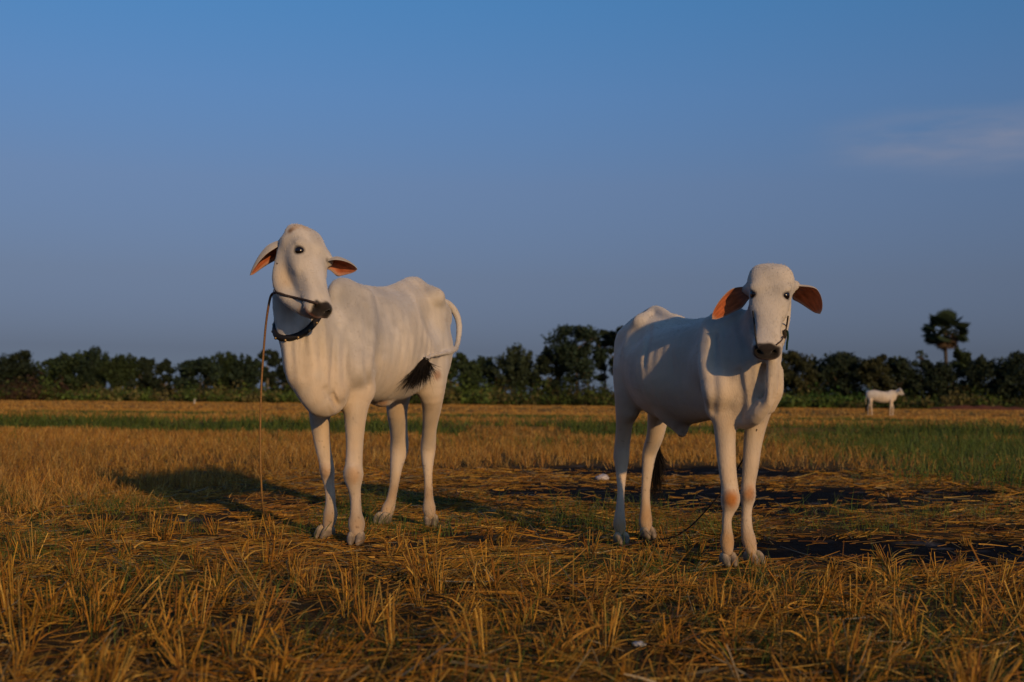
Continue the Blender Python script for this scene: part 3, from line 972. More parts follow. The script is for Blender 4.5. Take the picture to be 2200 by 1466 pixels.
def finish(root, org, prims, h, ears, paint, fur=0, head_dir=None):
    V, F = sdf_mesh(prims, h, 3)
    C = np.repeat(WHITE[None], len(V), 0)
    paint(V, C)
    sp = Soup(); sp.add(V - org, F, C)
    for e in ears: sp.add(e[0] - org, e[1], e[2])
    body = link('body', sp.mesh('body'), root, None, M_COAT)
    if fur:
        # short coat hair lying down and back along the body
        rng = np.random.default_rng(len(V))
        a_, b_, c_ = V[F[:, 0]], V[F[:, 1]], V[F[:, 3]]
        nr = np.cross(b_ - a_, c_ - a_); ar = np.linalg.norm(nr, axis=1); nr /= ar[:, None] + 1e-12
        pick = rng.choice(len(F), fur, p=ar / ar.sum())
        u, w = rng.random((fur, 1)), rng.random((fur, 1))
        q = F[pick]
        p = (V[q[:, 0]] * (1 - u) + V[q[:, 1]] * u) * (1 - w) + (V[q[:, 3]] * (1 - u) + V[q[:, 2]] * u) * w
        n_ = nr[pick]
        flow = -head_dir * .55 + np.array([0, 0, -.85])
        d = flow - n_ * (n_ @ flow)[:, None] + rng.normal(scale=.16, size=(fur, 3)) + n_ * .16
        d /= np.linalg.norm(d, axis=1, keepdims=True)
        col = C[q[:, 0]]
        dk = col.mean(1) < .12
        L = rng.uniform(.007, .015, fur) * np.where(dk, .35, 1)
        Vh, Fh, Ch = blades(p - n_ * .001 - org, d, L, .0012 * rng.uniform(.6, 1.4, fur), n_ * -.002, np.clip(col * rng.uniform(.9, 1.2, (fur, 1)), 0, .9), 1, False, .4, rng)
        link('coat_hair', mesh('coat_hair', Vh, Fh, Ch), root, None, M_FUR)
    return body

# ---- cow with the collar (standing to the left, head turned towards the camera)
def collared_cow():
    B = Frame((-0.69, 6.22), (-0.37, -0.929))
    org = B(0, 0, 0)
    root = thing('cow', org, 'white humped cow wearing a dark studded collar, head raised and turned aside', 'cow', 'white cattle')
    Z = np.array([0, 0, 1.0])
    # trunk: (f, z of centre, half width, up, down)
    tr = [(.56, .90, .085, .13, .20), (.46, .91, .125, .20, .28), (.34, .93, .155, .29, .27), (.18, .94, .190, .31, .255),
          (.00, .94, .222, .315, .265), (-.16, .96, .225, .315, .275), (-.30, 1.00, .205, .315, .265), (-.42, 1.06, .17, .285, .25),
          (-.54, 1.08, .13, .23, .24), (-.63, 1.08, .085, .16, .17)]
    pr = [Loft([(B(f, 0, z), a, u, d) for f, z, a, u, d in tr], Z, k=.05, dense=3)]
    # hump and withers, spine ridge, sacrum
    pr.append(Ell(B(.36, 0, 1.20), (.12, .055, .085), [B.h, B.l, Z], k=.07))
    pr.append(Chain([B(.20, 0, 1.235), B(0, 0, 1.245), B(-.2, 0, 1.275), B(-.36, 0, 1.33), B(-.46, 0, 1.325), B(-.58, 0, 1.27), B(-.66, 0, 1.215)],
                    [.022, .02, .02, .026, .026, .024, .02], k=.05))
    for g in (-1, 1):
        pr.append(Chain([B(-.42, .02 * g, 1.315), B(-.38, .10 * g, 1.285), B(-.355, .158 * g, 1.245)], [.028, .028, .032], k=.038))   # hook bone
        pr.append(Chain([B(-.355, .155 * g, 1.24), B(-.50, .13 * g, 1.18), B(-.635, .08 * g, 1.15)], [.030, .034, .034], k=.08))     # pin bone
        pr.append(Chain([B(.30, .075 * g, 1.19), B(.40, .135 * g, .98), B(.48, .145 * g, .84)], [.045, .062, .062], k=.06))  # shoulder blade
        pr.append(Chain([B(.47, .135 * g, .85), B(.38, .135 * g, .74)], [.068, .052], k=.06))                # upper arm
        pr.append(Loft([(B(-.43, .12 * g, 1.12), .065, .13, .13), (B(-.45, .13 * g, .98), .068, .13, .13),
                        (B(-.41, .135 * g, .85), .058, .105, .105), (B(-.39, .135 * g, .75), .048, .075, .075)], B.h, k=.06))     # thigh
    # neck: sweeps up from the chest, turning to the animal's left
    nk = [(B(.30, 0, 1.00), .13, .17, .20), (P(688, 735, 5.72), .110, .155, .175), (P(654, 680, 5.66), .102, .13, .15),
          (P(636, 625, 5.60), .090, .105, .110), (P(642, 560, 5.56), .075, .085, .07)]
    fr = unit([-.25, -.93, 0])
    pr.append(Loft(nk, [[.1, .6, .9], [.3, .85, .3], [.35, .9, .1], [.3, .95, 0], [.2, 1, 0]], k=.06, dense=3))
    # dewlap: thin hanging fold from the throat to the brisket
    pr.append(Chain([P(608, 640, 5.56), P(610, 690, 5.55), P(624, 740, 5.54), P(634, 790, 5.55), P(657, 826, 5.58), P(684, 866, 5.62), P(706, 866, 5.70)],
                    [.03, .034, .034, .042, .042, .055, .05], k=.07))
    pr.append(Chain([P(655, 740, 5.6), P(668, 800, 5.62), P(700, 840, 5.68)], [.085, .10, .09], k=.08))
    pr.append(Ell(P(776, 840, 5.80), (.034, .036, .05), k=.03))                                           # elbow
    L_FL = [(768, 800, 5.84, 36), (766, 850, 5.81, 31), (763, 900, 5.80, 23.5), (762, 955, 5.80, 19), (760, 1000, 5.80, 19),
            (759, 1020, 5.79, 21), (761, 1046, 5.80, 15), (764, 1070, 5.81, 12), (765, 1105, 5.81, 13.5), (766, 1126, 5.82, 17.5), (766, 1143, 5.80, 13.5)]
    L_FR = [(694, 840, 5.97, 32), (687, 890, 5.98, 23), (692, 950, 6.0, 17.5), (700, 990, 6.02, 15.5), (703, 1012, 6.02, 15.5),
            (707, 1040, 6.03, 12), (710, 1066, 6.03, 11), (710, 1090, 6.04, 12.5), (710, 1106, 6.04, 15), (706, 1127, 6.04, 12.5)]
    L_HL = [(922, 790, 6.52, 40), (926, 840, 6.50, 29), (928, 872, 6.54, 21.5), (923, 920, 6.62, 16), (920, 962, 6.70, 16), (919, 995, 6.69, 12.5),
            (920, 1027, 6.68, 9.5), (921, 1070, 6.67, 10.5), (922, 1093, 6.66, 13.5), (924, 1107, 6.64, 11)]
    L_HR = [(862, 800, 6.68, 38), (855, 850, 6.70, 27), (853, 885, 6.74, 22), (857, 930, 6.84, 19), (858, 963, 6.89, 19), (852, 1000, 6.87, 14),
            (847, 1040, 6.85, 10.5), (840, 1075, 6.82, 11), (834, 1093, 6.80, 13.5), (829, 1105, 6.78, 11.5)]
    for L in (L_FL, L_FR, L_HL, L_HR): pr.append(leg(L))
    for x, y, dd, r in ((759, 1016, 5.765, 15), (702, 1010, 5.995, 12), (920, 958, 6.735, 11), (858, 958, 6.93, 13)):
        pr.append(Ell(P(x, y, dd), (r * .8 * dd / FPX, r * .8 * dd / FPX, r * 1.1 * dd / FPX), k=.02))
    for x, y, dd in ((756, 1141, 5.86), (775, 1141, 5.86), (703, 1122, 6.09), (717, 1120, 6.08), (915, 1107, 6.70), (931, 1107, 6.70), (828, 1104, 6.84), (841, 1104, 6.83)):
        pr.append(Ell(P(x, y, dd), (.011, .014, .015), k=.006))                                          # dew claws
    pr.append(leg([(753, 1050, 5.845, 5), (757, 1085, 5.85, 5), (760, 1115, 5.855, 6)], k=.012)); pr.append(leg([(702, 1045, 6.07, 5), (704, 1075, 6.07, 5), (706, 1098, 6.08, 6)], k=.012))
    # stifle fold joining flank and thigh, sheath under the belly
    pr.append(Ell(P(820, 862, 6.25), (.05, .05, .03), k=.03))
    # tail: out over the rump, down, and curled forward along the flank
    tl = [(948, 650, 6.84, 10), (962, 654, 6.89, 9), (976, 668, 6.92, 8), (985, 690, 6.92, 7), (986, 718, 6.88, 6), (981, 744, 6.80, 5.5), (968, 758, 6.68, 5),
          (945, 761, 6.40, 4.6), (926, 765, 6.34, 4.4), (914, 774, 6.28, 5.5)]
    trunk = Field(pr[:])
    pts = [P(x, y, d) for x, y, d, r in tl]
    for q in (6, 7, 8, 9): pts[q] = surf(trunk, tl[q][0], tl[q][1], .018)
    pts[6] = (pts[6] + pts[5]) / 2 * .5 + pts[6] * .5
    pr.append(Chain(pts, [r * d / FPX for x, y, d, r in tl], k=.010))
    H = Head(P(654, 506, 5.47), P(687, 664, 5.24), (.72, -.69, .05), 1.10, .044)
    pr += H.prims()
    pr.append(Chain([H(.02, .0, -.045), H(-.04, -.01, -.058)], [.026, .018], k=.02))                      # horn buds
    pr.append(Chain([H(.02, .0, .045), H(-.03, -.01, .055)], [.026, .018], k=.02))
    pr.append(Chain([H(.10, -.03, -.06), P(606, 521, 5.50)], [.034, .020], k=.03)); pr.append(Chain([H(.14, -.03, .06), P(706, 562, 5.45)], [.034, .022], k=.03))
    ears = [ear(P(612, 520, 5.50), P(568, 532, 5.50), P(537, 592, 5.46), (.42, -.16, -.88), .15, cup=.6),
            ear(P(701, 564, 5.46), P(735, 560, 5.45), P(768, 579, 5.43), (.05, -.62, -.78), .115, cup=.85, white=True)]
    pr.append(Folds(P(690, 745, 5.55), .27, .0075, 110, 9, 1))
    for pix, r in (([(728, 700), (716, 760), (712, 820), (722, 862)], .005), ([(690, 640), (694, 700), (690, 770)], .004), ([(700, 838), (714, 856), (728, 874)], .008), ([(712, 850), (722, 862), (733, 872)], .005),
                   ([(786, 660), (790, 720), (788, 780), (792, 830)], .010), ([(655, 700), (648, 760), (652, 810)], .005)):
        groove(pr, pix, r)
    for g_ in (-1, 1): pr.append(Ell(H(.02, -.006, .042 * g_), (.036, .032, .030), [H.l, H.N, H.A], k=.03))
    pr.append(Folds(P(715, 862, 5.62), .09, .004, 190, 40, 2))
    pr.append(Dent(B(-.235, .20, 1.11), .15, .042)); pr.append(Dent(B(-.235, -.20, 1.11), .15, .042))
    pr.append(Ribs(B, .0, .20, .92, .26, .0020, .062)); pr.append(Ribs(B, .0, -.20, .92, .26, .0020, .062))
    pr.append(Dent(B(.20, .18, 1.12), .15, .018)); pr.append(Dent(B(-.50, .18, 1.10), .12, .020))
    fd = Field(pr)
    S_ = lambda x, y: surf(fd, x, y)
    def paint(X, C):
        n = fbm(X[:, 0] * 5 + X[:, 2] * 3, X[:, 1] * 5 + X[:, 2] * 4, 5)
        spots(X, C, [(S_(805, 680), .24, GREY, .55), (S_(725, 625), .17, GREY, .5), (S_(850, 650), .2, GREY, .35), (S_(700, 700), .15, GREY, .35), (S_(745, 760), .16, GREY, .3), (S_(905, 760), .12, GREY, .25), (S_(700, 780), .2, [.60, .50, .36], .3),
                     (S_(759, 1025), .062, [.42, .27, .12], .85), (S_(694, 1016), .055, [.36, .22, .10], .8),
                     (S_(940, 806), .035, [.30, .14, .06], .8), (S_(764, 1125), .06, [.48, .35, .20], .55), (S_(712, 1106), .06, [.45, .31, .16], .6),
                     (S_(922, 1060), .05, [.34, .26, .18], .5), (S_(845, 1060), .06, [.4, .3, .2], .5), (S_(624, 495), .026, BROWN * .7, .95), (S_(632, 488), .03, TAN, .6),
                     (H(.0, .03, -.03), .045, TAN, .5), (H(.45, -.1, -.05), .09, [.5, .36, .2], .45), (H(.18, .04, .0), .05, GREY, .3), (S_(820, 866), .05, [.5, .27, .12], .7)])
        low = smooth01(.34, .03, X[:, 2])[:, None] * .75 * (.35 + n[:, None])
        C[:] = C * (1 - low) + np.array([.27, .19, .11]) * low
        grime_and_bounce(X, C)
        H.paint(X, C)
    finish(root, org, pr, .0074, ears, paint, 80000, B.h)
    H.eyes(M_EYE, root, org)
    for (x, y), dr in (((765, 1171), (-.1, -1)), ((698, 1158), (-.45, -.9)), ((926, 1132), (.05, -1)), ((822, 1127), (-.5, -.86))):
        hoof(root, org, PG(x, y), dr, w=.082, h=.070)
    sw = [surf(trunk, x, y, .012) for x, y in ((880, 810), (890, 820), (903, 814), (924, 808), (930, 790), (866, 822), (872, 814))]
    switch_hair(root, org, pts[9], sw, 1500, .1)
    return root, Field(pr), H, trunk

# ---- younger cow facing the camera
def facing_cow():
    B = Frame((0.80, 5.63), (0.34, -0.94))
    org = B(0, 0, 0)
    root = thing('cow', org, 'white calf facing the camera with broad drooping ears, one glowing orange inside', 'cow', 'white cattle')
    Z = np.array([0, 0, 1.0])
    tr = [(.60, .83, .075, .12, .17), (.52, .84, .110, .17, .22), (.40, .86, .122, .21, .235), (.22, .86, .142, .20, .245),
          (.04, .85, .188, .21, .255), (-.12, .86, .208, .22, .255), (-.27, .90, .182, .215, .245), (-.38, .95, .145, .185, .21),
          (-.48, .95, .11, .15, .20), (-.56, .94, .07, .10, .14)]
    pr = [Loft([(B(f, 0, z), a, u, d) for f, z, a, u, d in tr], Z, k=.05, dense=3)]
    pr.append(Ell(B(.42, 0, 1.055), (.12, .045, .055), [B.h, B.l, Z], k=.06))
    pr.append(Chain([B(.25, 0, 1.05), B(.08, 0, 1.055), B(-.1, 0, 1.085), B(-.24, 0, 1.135), B(-.33, 0, 1.14), B(-.46, 0, 1.08), B(-.58, 0, 1.02)],
                    [.018, .017, .017, .02, .02, .02, .018], k=.045))
    for g in (-1, 1):
        pr.append(Chain([B(-.30, .02 * g, 1.125), B(-.26, .075 * g, 1.105), B(-.24, .108 * g, 1.075)], [.020, .020, .026], k=.03))
        pr.append(Chain([B(-.24, .108 * g, 1.07), B(-.40, .10 * g, 1.01), B(-.53, .06 * g, .98)], [.024, .028, .028], k=.06))
        pr.append(Chain([B(.38, .06 * g, 1.02), B(.46, .115 * g, .86), B(.52, .120 * g, .74)], [.04, .055, .055], k=.055))
        pr.append(Chain([B(.52, .105 * g, .75), B(.47, .095 * g, .67)], [.056, .046], k=.05))
        pr.append(Loft([(B(-.36, .09 * g, .98), .055, .11, .11), (B(-.40, .10 * g, .84), .055, .115, .115),
                        (B(-.37, .105 * g, .72), .048, .09, .09), (B(-.36, .105 * g, .64), .04, .06, .06)], B.h, k=.05))
    nk = [(B(.38, 0, .92), .105, .13, .17), (P(1622, 770, 5.16), .095, .125, .14), (P(1642, 710, 5.11), .082, .10, .11),
          (P(1655, 655, 5.08), .074, .085, .08), (P(1658, 612, 5.06), .062, .07, .05)]
    pr.append(Loft(nk, [[0, .5, .9], [-.1, .9, .4], [0, .95, .2], [0, 1, 0], [0, 1, 0]], k=.055, dense=3))
    # dewlap running from the throat to the brisket, its fold showing right of the chest
    pr.append(Chain([P(1660, 735, 5.02), P(1660, 780, 4.96), P(1659, 825, 4.94), P(1647, 864, 4.97), P(1624, 895, 5.03), P(1602, 905, 5.12)],
                    [.026, .024, .026, .030, .034, .03], k=.045))
    pr.append(Chain([P(1668, 800, 5.05), P(1664, 840, 5.04), P(1650, 872, 5.07)], [.03, .036, .034], k=.03))
    pr.append(Chain([P(1626, 790, 5.13), P(1614, 840, 5.12), P(1604, 880, 5.15)], [.065, .075, .062], k=.06))
    pr.append(Ell(P(1548, 885, 5.2), (.03, .03, .045), k=.03))
    L_FR = [(1552, 830, 5.17, 36), (1556, 890, 5.15, 27), (1558, 935, 5.16, 22.5), (1560, 975, 5.17, 20.5), (1563, 1010, 5.17, 19),
            (1568, 1050, 5.17, 18.5), (1569, 1075, 5.165, 20), (1566, 1096, 5.17, 14), (1562, 1116, 5.17, 10.5), (1562, 1140, 5.17, 11.5), (1562, 1163, 5.18, 14.5), (1563, 1183, 5.17, 12)]
    L_FL = [(1640, 850, 5.24, 32), (1628, 890, 5.24, 26), (1618, 949, 5.24, 20), (1613, 1000, 5.23, 17.5), (1608, 1040, 5.23, 15.5),
            (1607, 1066, 5.225, 16), (1605, 1090, 5.23, 12), (1604, 1113, 5.23, 11.5), (1605, 1140, 5.235, 13), (1609, 1161, 5.235, 15), (1614, 1182, 5.23, 12.5)]
    L_HR = [(1356, 800, 5.93, 38), (1348, 845, 5.92, 28), (1345, 880, 5.94, 22.5), (1341, 918, 5.98, 18), (1337, 955, 6.02, 16.5), (1335, 982, 6.03, 16.5), (1335, 1010, 6.02, 12.5),
            (1334, 1058, 5.98, 8.5), (1332, 1100, 5.96, 10.5), (1331, 1126, 5.95, 13), (1333, 1145, 5.94, 10.5)]
    L_HL = [(1420, 840, 6.05, 34), (1415, 885, 6.12, 24), (1408, 935, 6.2, 18.5), (1396, 971, 6.27, 15.5), (1391, 1010, 6.27, 12), (1387, 1058, 6.25, 10),
            (1387, 1100, 6.23, 12), (1387, 1121, 6.22, 14), (1389, 1137, 6.2, 11)]
    for L in (L_FR, L_FL, L_HR, L_HL): pr.append(leg(L, k=.03))
    for x, y, dd, r in ((1570, 1070, 5.14, 15), (1608, 1062, 5.20, 12), (1335, 976, 6.07, 11), (1394, 966, 6.31, 11)):
        pr.append(Ell(P(x, y, dd), (r * .8 * dd / FPX, r * .8 * dd / FPX, r * 1.1 * dd / FPX), k=.02))
    for x, y, dd in ((1555, 1178, 5.22), (1571, 1178, 5.22), (1604, 1176, 5.28), (1619, 1176, 5.28), (1325, 1139, 5.99), (1339, 1139, 5.99), (1380, 1134, 6.26), (1395, 1134, 6.26)):
        pr.append(Ell(P(x, y, dd), (.010, .013, .014), k=.006))
    pr.append(leg([(1556, 1098, 5.21, 5), (1555, 1125, 5.215, 5), (1557, 1155, 5.22, 6)], k=.012))
    pr.append(Chain([P(1440, 890, 5.62), P(1462, 918, 5.60), P(1465, 930, 5.58)], [.05, .034, .022], k=.04))  # navel fold
    tl = [(1352, 735, 6.22, 9), (1368, 760, 6.36, 8), (1392, 830, 6.44, 7), (1408, 900, 6.46, 6), (1412, 962, 6.46, 6)]
    pr.append(leg(tl, k=.012))
    H = Head(P(1657, 587, 5.00), P(1647, 753, 4.82), (-.20, -.93, .3), .98, .056)
    pr += H.prims()
    pr.append(Ell(H(.10, .0, .0), (.085 * H.S, .05 * H.S, .05 * H.S), [H.l, H.N, H.A], k=.03))
    pr.append(Chain([H(.12, -.03, -.06), P(1604, 622, 5.07)], [.034, .021], k=.03)); pr.append(Chain([H(.12, -.03, .06), P(1708, 613, 5.06)], [.034, .021], k=.03))
    ears = [ear(P(1611, 626, 5.08), P(1572, 638, 5.09), P(1530, 686, 5.09), (.42, -.88, -.1), .106, cup=.28, base_w=.5),
            ear(P(1702, 616, 5.06), P(1741, 616, 5.10), P(1762, 675, 5.09), (-.87, -.46, -.18), .165, cup=.28, base_w=.26)]
    pr.append(Folds(P(1600, 745, 5.1), .20, .0075, 120, 9, 3))
    for pix, r in (([(1641, 790), (1640, 840), (1630, 872)], .006), ([(1536, 720), (1530, 790), (1536, 850), (1532, 885)], .009), ([(1588, 800), (1596, 850), (1590, 900)], .006),
                   ([(1395, 700), (1388, 760), (1386, 820), (1380, 850)], .007), ([(1672, 812), (1669, 835), (1664, 858)], .005)):
        groove(pr, pix, r)
    for g_ in (-1, 1): pr.append(Ell(H(.02, -.004, .045 * g_), (.038, .034, .034), [H.l, H.N, H.A], k=.03))
    pr.append(Folds(P(1640, 830, 5.0), .13, .004, 150, 12, 4))
    pr.append(Dent(B(-.18, -.18, 1.01), .12, .030)); pr.append(Dent(B(-.20, .18, 1.01), .11, .020)); pr.append(Dent(B(-.02, -.19, .76), .20, -.022)); pr.append(Dent(B(.20, -.16, .84), .12, .012))
    pr.append(Ribs(B, .08, -.18, .86, .22, .0014, .055)); pr.append(Ribs(B, .08, .18, .86, .22, .0014, .055))
    pr.append(Dent(B(-.38, -.15, .99), .10, .020)); pr.append(Dent(B(.28, -.15, .96), .12, .010))
    fd = Field(pr)
    S_ = lambda x, y: surf(fd, x, y)
    def paint(X, C):
        n = fbm(X[:, 0] * 5 + X[:, 2] * 3, X[:, 1] * 5 + X[:, 2] * 4, 9)
        spots(X, C, [(S_(1590, 720), .2, GREY, .55), (S_(1450, 740), .2, GREY, .3), (S_(1360, 800), .12, GREY, .3), (S_(1645, 700), .10, GREY, .25), (S_(1340, 860), .1, GREY, .35), (S_(1440, 880), .14, GREY, .35),
                     (S_(1570, 1074), .055, [.33, .15, .045], 1.0), (S_(1612, 1062), .05, [.33, .16, .05], .85),
                     (S_(1563, 1166), .06, [.44, .29, .13], .7), (S_(1608, 1160), .065, [.42, .29, .15], .6), (S_(1331, 1135), .055, [.45, .32, .18], .5),
                     (S_(1390, 1110), .07, [.48, .33, .16], .55), (S_(1464, 920), .06, [.28, .20, .14], .7),
                     (H(.16, .05, .01), .045, GREY, .3), (H(.03, .05, -.02), .03, GREY, .35), (H(.3, .045, .02), .05, GREY, .3)])
        low = smooth01(.32, .03, X[:, 2])[:, None] * .75 * (.35 + n[:, None])
        C[:] = C * (1 - low) + np.array([.27, .19, .11]) * low
        grime_and_bounce(X, C)
        H.paint(X, C)
    finish(root, org, pr, .0068, ears, paint, 66000, B.h)
    H.eyes(M_EYE, root, org)
    for (x, y), dr in (((1565, 1217), (.15, -1)), ((1620, 1213), (.45, -.9)), ((1335, 1170), (.2, -1)), ((1392, 1157), (.3, -.95))):
        hoof(root, org, PG(x, y), dr, w=.073, h=.062)
    switch_hair(root, org, P(1412, 960, 6.46), [P(1402, 1060, 6.46), P(1408, 1064, 6.46), P(1420, 1015, 6.46), P(1424, 992, 6.46), P(1404, 1035, 6.46), P(1414, 1045, 6.46)], 1100, .2, seed=8)
    return root, Field(pr), H, None

# ---- the distant animal beyond the paddy banks, seen from its side
def distant_cow():
    d = 62.0
    B = Frame(P(1896, 895, d), (1.0, -.25))
    org = B(0, 0, 0)
    root = thing('cow', org, 'small distant white cow standing side-on before the dark trees', 'cow', 'white cattle')
    Z = np.array([0, 0, 1.0])
    tr = [(.55, .88, .09, .14, .18), (.42, .88, .16, .25, .24), (.2, .86, .20, .24, .25), (-.1, .87, .23, .25, .26), (-.38, .92, .20, .25, .24), (-.58, .96, .15, .19, .24), (-.68, .98, .09, .12, .16)]
    pr = [Loft([(B(f, 0, z), a, u, q) for f, z, a, u, q in tr], Z, k=.06)]
    pr.append(Ell(B(.42, 0, 1.10), (.12, .06, .07), [B.h, B.l, Z], k=.06))
    pr.append(Loft([(B(.45, 0, .98), .11, .14, .18), (B(.62, -.02, 1.05), .09, .12, .15), (B(.76, -.05, 1.14), .08, .09, .10)], [0, 0, 1], k=.06))
    for f, g, o in ((.42, 1, .06), (.40, -1, -.05), (-.55, 1, -.10), (-.55, -1, .05)):
        hk = .05 if f > 0 else -.06
        pr.append(Chain([B(f, .12 * g, .72), B(f + o * .5, .12 * g, .52), B(f + o + hk * .3, .11 * g, .36), B(f + o, .11 * g, .18), B(f + o, .11 * g, .07), B(f + o + .02, .11 * g, .02)],
                        [.085, .055, .042, .030, .036, .04], k=.04))
    pr.append(Chain([B(-.70, 0, 1.05), B(-.76, 0, .9), B(-.77, 0, .5)], [.024, .02, .016], k=.02))
    H = Head(B(.80, -.06, 1.22), B(.97, -.14, .97), (.75, -.55, .45), 1.0, .05)
    pr += H.prims()
    ears = [ear(B(.78, .02, 1.20), B(.74, .12, 1.20), B(.70, .20, 1.12), (.8, -.3, -.2), .10), ear(B(.80, -.14, 1.20), B(.82, -.22, 1.20), B(.80, -.31, 1.13), (.7, -.6, -.2), .10)]
    finish(root, org, pr, .018, ears, lambda X, C: (grime_and_bounce(X, C), H.paint(X, C)))
    H.eyes(M_EYE, root, org)
    root.scale = (1.06, 1.06, 1.15)
    switch_hair(root, org, B(-.77, 0, .52), [B(-.77, .03, .22), B(-.80, -.03, .24), B(-.74, 0, .2)], 300, .3, width=.006, seed=4)

cow_a, field_a, head_a, neck_a = collared_cow()
cow_b, field_b, head_b, neck_b = facing_cow()
distant_cow()

# ------------------------------------------------------------------ ropes and collar
M_ROPE = attr_mat('twisted_rope', rough=0.9, noise_scale=160, lo=.6, hi=1.3, bump=.6, bump_scale=220)
M_STRAP = plain_mat('black_strap', (.010, .009, .009), rough=.6, spec=.3)
M_STUD = plain_mat('dull_brass_stud', (.30, .20, .09), rough=.35, spec=.6); M_STUD.node_tree.nodes['Principled BSDF'].inputs['Metallic'].default_value = .8

def rope(name, pts, rad, col, label, cat='rope', parent=None, dense=6):
    V, F = tube(pts, rad, 6, dense)
    org = np.asarray(pts[-1] if parent is None else parent.location, float)
    t = np.linspace(0, 1, len(V))[:, None]
    col = np.asarray(col, float)
    C = col[0] * (1 - t) + col[-1] * t if col.ndim == 2 else np.repeat(col[None], len(V), 0)
    o = link(name, mesh(name, V - org, F, C), parent, None if parent is not None else org, M_ROPE)
    return o if parent is not None else tag(o, label, cat)

def ring_on(fd, C, e1, e2, n, off, rmax=.24):
    out = []
    rs = np.linspace(.03, rmax, 240)
    for i in range(n):
        a = 2 * math.pi * i / n
        dr = e1 * math.cos(a) + e2 * math.sin(a)
        v = fd.at(C + dr * rs[:, None])
        k = np.nonzero(v > off)[0]
        out.append(C + dr * (rs[k[0]] if len(k) else rmax))
    return np.array(out)

cc = P(645, 672, 5.63)
e2 = unit(P(616, 726, 5.50) - cc); e1 = np.array([.93, -.30, .05]); e1 = unit(e1 - e2 * (e1 @ e2))
ring = ring_on(neck_a, cc, e1, e2, 40, .009, .19)
for _ in range(2): ring = (np.roll(ring, 1, 0) + 2 * ring + np.roll(ring, -1, 0)) / 4
co = ring.mean(0); co[2] = ring[:, 2].min()
collar = thing('neck_collar', co, 'black studded collar hanging round the neck of the left cow', 'collar')
V, F = tube(list(ring) + [ring[0]], .0155, 8, 3)
link('strap', mesh('strap', V - co, F), collar, None, M_STRAP)
sv, sf = ball(.0075, 8, 6); stud = mesh('stud', sv, sf); stud.materials.append(M_STUD)
rc = ring.mean(0)
for i in range(0, 40, 2):
    link('stud', stud, collar, ring[i] + unit(ring[i] - rc) * .0145 - co)

h0 = [surf(field_a, x, y, .004) for x, y in ((683, 653), (674, 650), (664, 647), (648, 643), (630, 639), (614, 635), (602, 631))]
h0 += [P(595, 628, h0[-1][1] + .03), P(591, 612, h0[-1][1] + .06), P(592, 590, h0[-1][1] + .08), P(597, 565, h0[-1][1] + .07)]
rope('rope_halter', h0, .0055, [.05, .035, .03], 'thin dark nose rope across the left cow\'s cheek', 'halter')
hk = h0[7]
rope('lead_rope', [hk, P(584, 633, 5.48), P(578, 652, 5.48), P(571, 700, 5.49), P(566, 760, 5.50), P(562, 820, 5.52), P(560, 880, 5.55), P(559, 950, 5.60), P(561, 1030, 5.68), P(565, 1095, 5.85), PG(572, 1140) + [0, 0, .02], PG(590, 1142)],
     [.0065, .006, .0055, .005, .005, .0048, .0045, .0045, .0045, .0045, .0045, .0045], [[.10, .045, .035], [.42, .24, .07]], 'long tether rope hanging from the left cow down to the stubble')

hb = [surf(field_b, x, y, .003) for x, y in ((1617, 668), (1620, 690), (1622, 712), (1625, 735), (1630, 748))]
hal = thing('rope_halter', hb[-1], 'thin dark halter with a green knot on the right calf\'s muzzle', 'halter')
rope('cheek_rope', hb, .0035, [.03, .03, .03], None, parent=hal)
hr = [surf(field_b, x, y, .004) for x, y in ((1693, 680), (1690, 700), (1686, 718))]
rope('cheek_rope', hr, .0035, [.06, .04, .03], None, parent=hal)
rope('nose_rope', [surf(field_b, x, y, .003) for x, y in ((1684, 722), (1678, 733), (1668, 741))], .003, [.07, .04, .03], None, parent=hal)
kv, kf = ball(.017, 10, 8)
link('knot', mesh('knot', kv * np.array([.55, .8, 1.15]), kf, np.repeat([[.035, .03, .02]], len(kv), 0)), hal, hr[-1] - hb[-1], M_ROPE)
gp = hr[-1]
rope('green_cord', [gp + np.array([.004, -.012, .012]), gp + np.array([.010, -.006, .008]), gp + np.array([.013, 0, -.012]), gp + np.array([.010, .004, -.04]), gp + np.array([.010, .01, -.065])],
     .0045, [.004, .028, .018], None, parent=hal)
rb = [surf(field_b, 1626, 922, .0), P(1620, 938, 5.21),
      P(1612, 955, 5.22), P(1590, 998, 5.32), P(1560, 1045, 5.43), P(1525, 1088, 5.52), P(1480, 1134, 5.62), P(1440, 1156, 5.70), PG(1400, 1168) + [0, 0, .02], PG(1340, 1180) + [0, 0, .015], PG(1280, 1186) + [0, 0, .01], PG(1200, 1190)]
rope('tether_rope', rb, .0036, [[.05, .035, .025], [.05, .03, .02]], 'thin brown tether trailing from the right calf across the straw')
# ------------------------------------------------------------------ trees along the far edge of the field
M_LEAF = attr_mat('tree_leaves', rough=.7, noise_scale=.6, lo=.75, hi=1.25, spec=.2, transl=.2)
M_BARK = attr_mat('bark', rough=.9, noise_scale=9, lo=.7, hi=1.3, stretch=(1, 1, .25))

def leaf_quads(P_, nrm, size, col, rng, asp=.6):
    n = len(P_)
    u = np.cross(nrm, rng.normal(size=(n, 3))); u /= np.linalg.norm(u, axis=1, keepdims=True) + 1e-9
    v = np.cross(nrm, u)
    a, b = (size * .5)[:, None], (size * .5 * asp)[:, None]
    V = np.stack([P_ - u * a, P_ - v * b + u * a * .1, P_ + u * a, P_ + v * b + u * a * .1], 1).reshape(-1, 3)
    F = np.arange(4 * n).reshape(-1, 4)
    return V, F, np.repeat(col, 4, 0)

